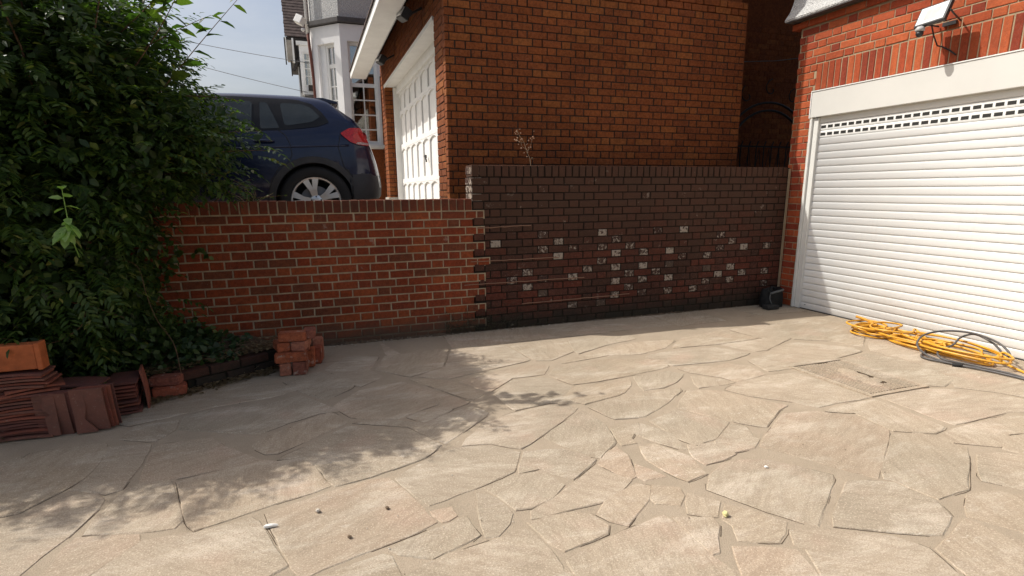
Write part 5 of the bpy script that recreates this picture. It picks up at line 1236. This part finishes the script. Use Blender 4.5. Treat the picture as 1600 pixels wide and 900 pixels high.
# stems
b = B(); r = random.Random(6)
for k in range(14):
    x0, y0 = r.uniform(-2.4, -1.2), r.uniform(4.35, 4.9); pts = [Vector((x0, y0, .1))]
    dx, dy = r.uniform(-.25, .25), r.uniform(-.3, .1)
    for j in range(8): pts.append(pts[-1]+Vector((dx*.35+r.uniform(-.05, .05), dy*.3+r.uniform(-.05, .05), .3)))
    ra = r.uniform(.009, .022); bb_ = B(); bb_.tube(pts, [ra*(1-j/11) for j in range(9)], 6); bb_.mk('stem', M['bark'], bush, smooth=True)
def shoot(root, tip, name, n, Ls, mat='leaf', parent=bush, sub=None, bend=.12):
    A, C = Vector(root), Vector(tip); pts = [A.lerp(C, t/10)+Vector((bend*math.sin(t/10*math.pi)*.5, 0, bend*math.sin(t/10*math.pi)*.4)) for t in range(11)]
    bb_ = B(); bb_.tube(pts, [.0045*(1-t/14) for t in range(11)], 5); s = bb_.mk(name, M['bark'], parent)
    for k in range(n):
        t = .12+.88*k/(n-1); q = A.lerp(C, t)+Vector((bend*math.sin(t*math.pi)*.5, 0, bend*math.sin(t*math.pi)*.4)); sc = Ls*(1.15-.65*t)/.11
        o_ = bpy.data.objects.new('leaf', meshes[4]); link(o_, s, q); o_.scale = (sc, sc, sc); a = (math.pi if k % 2 else 0)+r.uniform(-.5, .5); o_.rotation_euler = (r.uniform(-.4, .4), r.uniform(-.5, .5), a)
shoot((-.95, 4.5, 1.95), (-.27, 4.3, 2.66), 'shoot', 15, .15, bend=-.06)
shoot((-1.05, 4.45, 2.1), (-.60, 4.25, 2.72), 'shoot', 18, .15)
shoot((-1.1, 4.5, 2.2), (-.50, 4.3, 2.48), 'shoot', 13, .13)
shoot((-1.15, 4.5, 2.3), (-.74, 4.3, 2.62), 'shoot', 15, .15)
shoot((-1.5, 4.5, 2.3), (-1.15, 4.2, 2.75), 'shoot', 14, .09)
shoot((-1.05, 4.5, 1.7), (-.28, 4.5, 1.80), 'shoot', 22, .08, bend=.05); shoot((-.95, 4.55, 1.6), (-.20, 4.7, 1.68), 'shoot', 20, .075, bend=.06)
shoot((-.9, 4.5, 2.0), (-.38, 4.4, 1.98), 'shoot', 16, .08, bend=.05); shoot((-1.0, 4.6, 1.5), (-.45, 4.7, 1.42), 'shoot', 14, .07); shoot((-.75, 5.25, 1.30), (-.45, 5.25, 1.48), 'shoot', 9, .05)
# climber on the ground beside the wall
iv = thing('creeper', 'low leafy creeper spilling over the planting bed at the foot of the red wall', 'creeper', (-1.2, 4.6, .1))
RNG = np.random.default_rng(5); n = 5200; t = RNG.random(n); x = -2.2+1.6*t**.9; zmx = .10+.55*np.clip((-.72-x)/.75, 0, 1)**1.2; P = np.stack([x, 4.15+.35*np.clip((x+1.6), 0, 1.2)+RNG.random(n)*.75, .08+RNG.random(n)**1.4*zmx], 1); P = P[P[:, 1] < 5.16]
V = leaflet_tris(P, rdir(len(P), .2), rdir(len(P))*.6+np.array([0, -.6, 1.]), RNG.uniform(.03, .065, len(P)), RNG.uniform(.014, .028, len(P)), RNG.uniform(.1, .4, len(P)))
ob('foliage', leaf_mesh('foliage', V, [M['leaf_dark']]), iv, kind='stuff')
# leaves hanging against the wall face
n = 900; P = np.stack([RNG.uniform(-1.6, -.78, n), RNG.uniform(5.02, 5.17, n), RNG.uniform(.2, 1.3, n)], 1); lim = -1.12+.10*np.sin(P[:, 2]*9)+np.where(np.abs(P[:, 2]-.90) < .04, .22, 0)+np.where(P[:, 2] < .5, .25*(.5-P[:, 2])/.3, 0); P = P[P[:, 0] < lim]
V = leaflet_tris(P, rdir(len(P), .5), rdir(len(P))*.5+np.array([0, -1, .5]), RNG.uniform(.035, .07, len(P)), RNG.uniform(.014, .024, len(P)), RNG.uniform(.1, .4, len(P)))
ob('foliage', leaf_mesh('foliage', V, [M['leaf']]), iv, kind='stuff')
for k, pts in enumerate(([(-1.25, 4.35, .95), (-1.12, 4.3, .9), (-1.08, 4.25, .72), (-1.03, 4.2, .55), (-.93, 4.1, .40), (-.90, 4.05, .2)], [(-1.75, 4.1, 1.0), (-1.5, 4.0, .78), (-1.3, 3.98, .70), (-1.15, 3.98, .62)], [(-1.8, 4.0, .55), (-1.55, 3.95, .5), (-1.38, 3.95, .58), (-1.33, 3.95, .68)])):
    b = B(); b.tube(spline(pts, 6), .0022, 5); b.mk('stem', M['bark'], iv, smooth=True)
# sapling in front of the bush, sunlight painted in by a lighter leaf colour
SPY = -.20
sp = thing('sapling', 'small bright green sapling with broad lobed leaves in front of the dark bush', 'sapling', (-1.3, 3.84, .9))
b = B(); b.tube([(-1.27, 3.82, 1.02), (-1.24, 3.68, 1.12), (-1.225, 3.62, 1.2), (-1.22, 3.60, 1.40)], [.003, .003, .003, .002], 5); b.mk('stem', M['leaf_sunlit'], sp)
mm = [x.copy() for x in meshes]
for x in mm: x.materials[0] = M['leaf_sunlit']
for (x, y, z, k, s, rx, ry, rz) in ((-1.29, 3.80, 1.20, 3, 1.1, .2, .5, -2.4), (-1.28, 3.80, 1.22, 3, 1.0, -.2, .5, -.6), (-1.30, 3.80, 1.18, 3, .9, .1, .9, -1.6), (-1.285, 3.8, 1.30, 4, .6, 0, .1, 2.8), (-1.285, 3.8, 1.31, 4, .6, 0, .0, .3), (-1.285, 3.8, 1.35, 4, .55, 0, -.3, -2.6), (-1.285, 3.8, 1.36, 4, .55, 0, -.3, -.4), (-1.285, 3.8, 1.395, 4, .5, 0, -.7, 1.6), (-1.285, 3.8, 1.395, 4, .5, 0, -.6, -1.4), (-1.285, 3.8, 1.25, 4, .6, 0, .3, -1.2)):
    o_ = bpy.data.objects.new('leaf', mm[k]); link(o_, sp, (x+.065, y+SPY, z)); o_.rotation_euler = (rx, ry, rz); s *= 1.0; o_.rotation_euler = (rx+.5*math.sin(z*40+x*9), ry, rz); o_.scale = (s, s, s)
# twiggy weed on the coping of the low wall
tw = thing('weed', 'grey twiggy weed growing on top of the low red wall in front of the car', 'weed', (-.45, 5.32, 1.3)); r = random.Random(9)
for k in range(11):
    a = r.uniform(-1.1, 1.1); L = r.uniform(.08, .17); b = B(); p0 = Vector((-.47+r.uniform(-.05, .05), 5.3+r.uniform(-.03, .03), 1.29)); p1 = p0+Vector((math.sin(a)*L, r.uniform(-.04, .04), math.cos(a)*L)); b.tube([p0, p0.lerp(p1, .5)+Vector((.01, 0, .01)), p1], [.0025, .002, .001], 4)
    b.mk('stem', M['twig'], tw)
    for j in range(5):
        q = p0.lerp(p1, .3+.17*j); o_ = bpy.data.objects.new('leaf', meshes[4]); link(o_, tw, q); s = r.uniform(.15, .28); o_.scale = (s, s, s); o_.rotation_euler = (r.uniform(-1, 1), r.uniform(-1, .3), r.uniform(0, 6.28))
shoot((-.55, 5.3, 1.31), (-.18, 5.25, 1.345), 'runner', 12, .05, parent=tw, bend=.02)
# dried weed on top of the dark wall
dwd = thing('dead_weed', 'dried brown weed with seed heads standing on top of the dark wall', 'weed', (2.08, 5.33, 1.61)); r = random.Random(12)
main = spline([(2.10, 5.33, 1.60), (2.09, 5.33, 1.68), (2.055, 5.33, 1.75), (2.03, 5.33, 1.83), (1.985, 5.33, 1.89), (1.955, 5.33, 1.95)], 5)
b = B(); b.tube(main, .0028, 5); b.tube(spline([(2.06, 5.33, 1.74), (2.09, 5.32, 1.80), (2.11, 5.31, 1.87)], 4), .002, 5); b.tube(spline([(2.05, 5.33, 1.77), (2.01, 5.34, 1.80), (2.0, 5.34, 1.85)], 4), .0018, 5); b.tube(spline([(2.09, 5.33, 1.66), (2.11, 5.32, 1.69), (2.12, 5.32, 1.67)], 4), .0018, 5)
b.tube(spline([(2.03, 5.33, 1.83), (1.98, 5.33, 1.84), (1.95, 5.33, 1.86)], 4), .0015, 5)
b.mk('stem', M['twig'], dwd)
for (cx_, cz_, nn_) in ((1.96, 1.93, 11), (1.98, 1.87, 8), (2.11, 1.87, 8), (1.93, 1.86, 5), (2.07, 1.82, 5), (2.0, 1.82, 4), (2.05, 1.73, 4)):
    for j in range(nn_):
        x, y, z = cx_+r.gauss(0, .018), 5.33+r.gauss(0, .015), cz_+r.gauss(0, .02); s = r.uniform(.004, .009); bm_ = B(); bm_.lathe([(.0005, s), (s*.8, s*.3), (s, -s*.3), (.0005, -s)], (x, y, z), 2, 6); bm_.mk('seed_head', M['deadflower'], dwd)
# clumps of moss and roots at the foot of the dark wall
b = B(); r = random.Random(15)
for k in range(1500):
    x = 1.15+abs(r.gauss(0, .38)) if r.random() < .75 else r.uniform(1.3, 4.2); s = r.uniform(.006, .02); z = abs(r.gauss(0, .085 if x < 1.9 else .025)); y = YW-.006-abs(r.gauss(0, .014)) ; c = Vector((x, y, z+.004))
    u = Vector((r.uniform(-1, 1), r.uniform(-.6, .1), r.uniform(-1, 1)))*s; w2 = Vector((r.uniform(-1, 1), r.uniform(-.6, .1), r.uniform(-1, 1)))*s
    b.add([c-u*.5, c+w2*.6, c+u], [(0, 1, 2)])
for k in range(26):
    x = r.uniform(1.2, 2.2); z = r.uniform(.01, .25); a = r.uniform(-.5, 2.2); L = r.uniform(.03, .12); b.tube([(x, YW-.012, z), (x+L*.5*math.cos(a), YW-.018, z+L*.6*math.sin(a)), (x+L*math.cos(a)+.01, YW-.012, z+L*math.sin(a))], .0016, 4, caps=False)
ms = b.mk('moss', MT('dry_moss', .95, .1, (.055, .05, .032)).m, kind='stuff'); ms['label'] = 'dry moss and rootlets along the foot of the dark wall'; ms['category'] = 'moss'
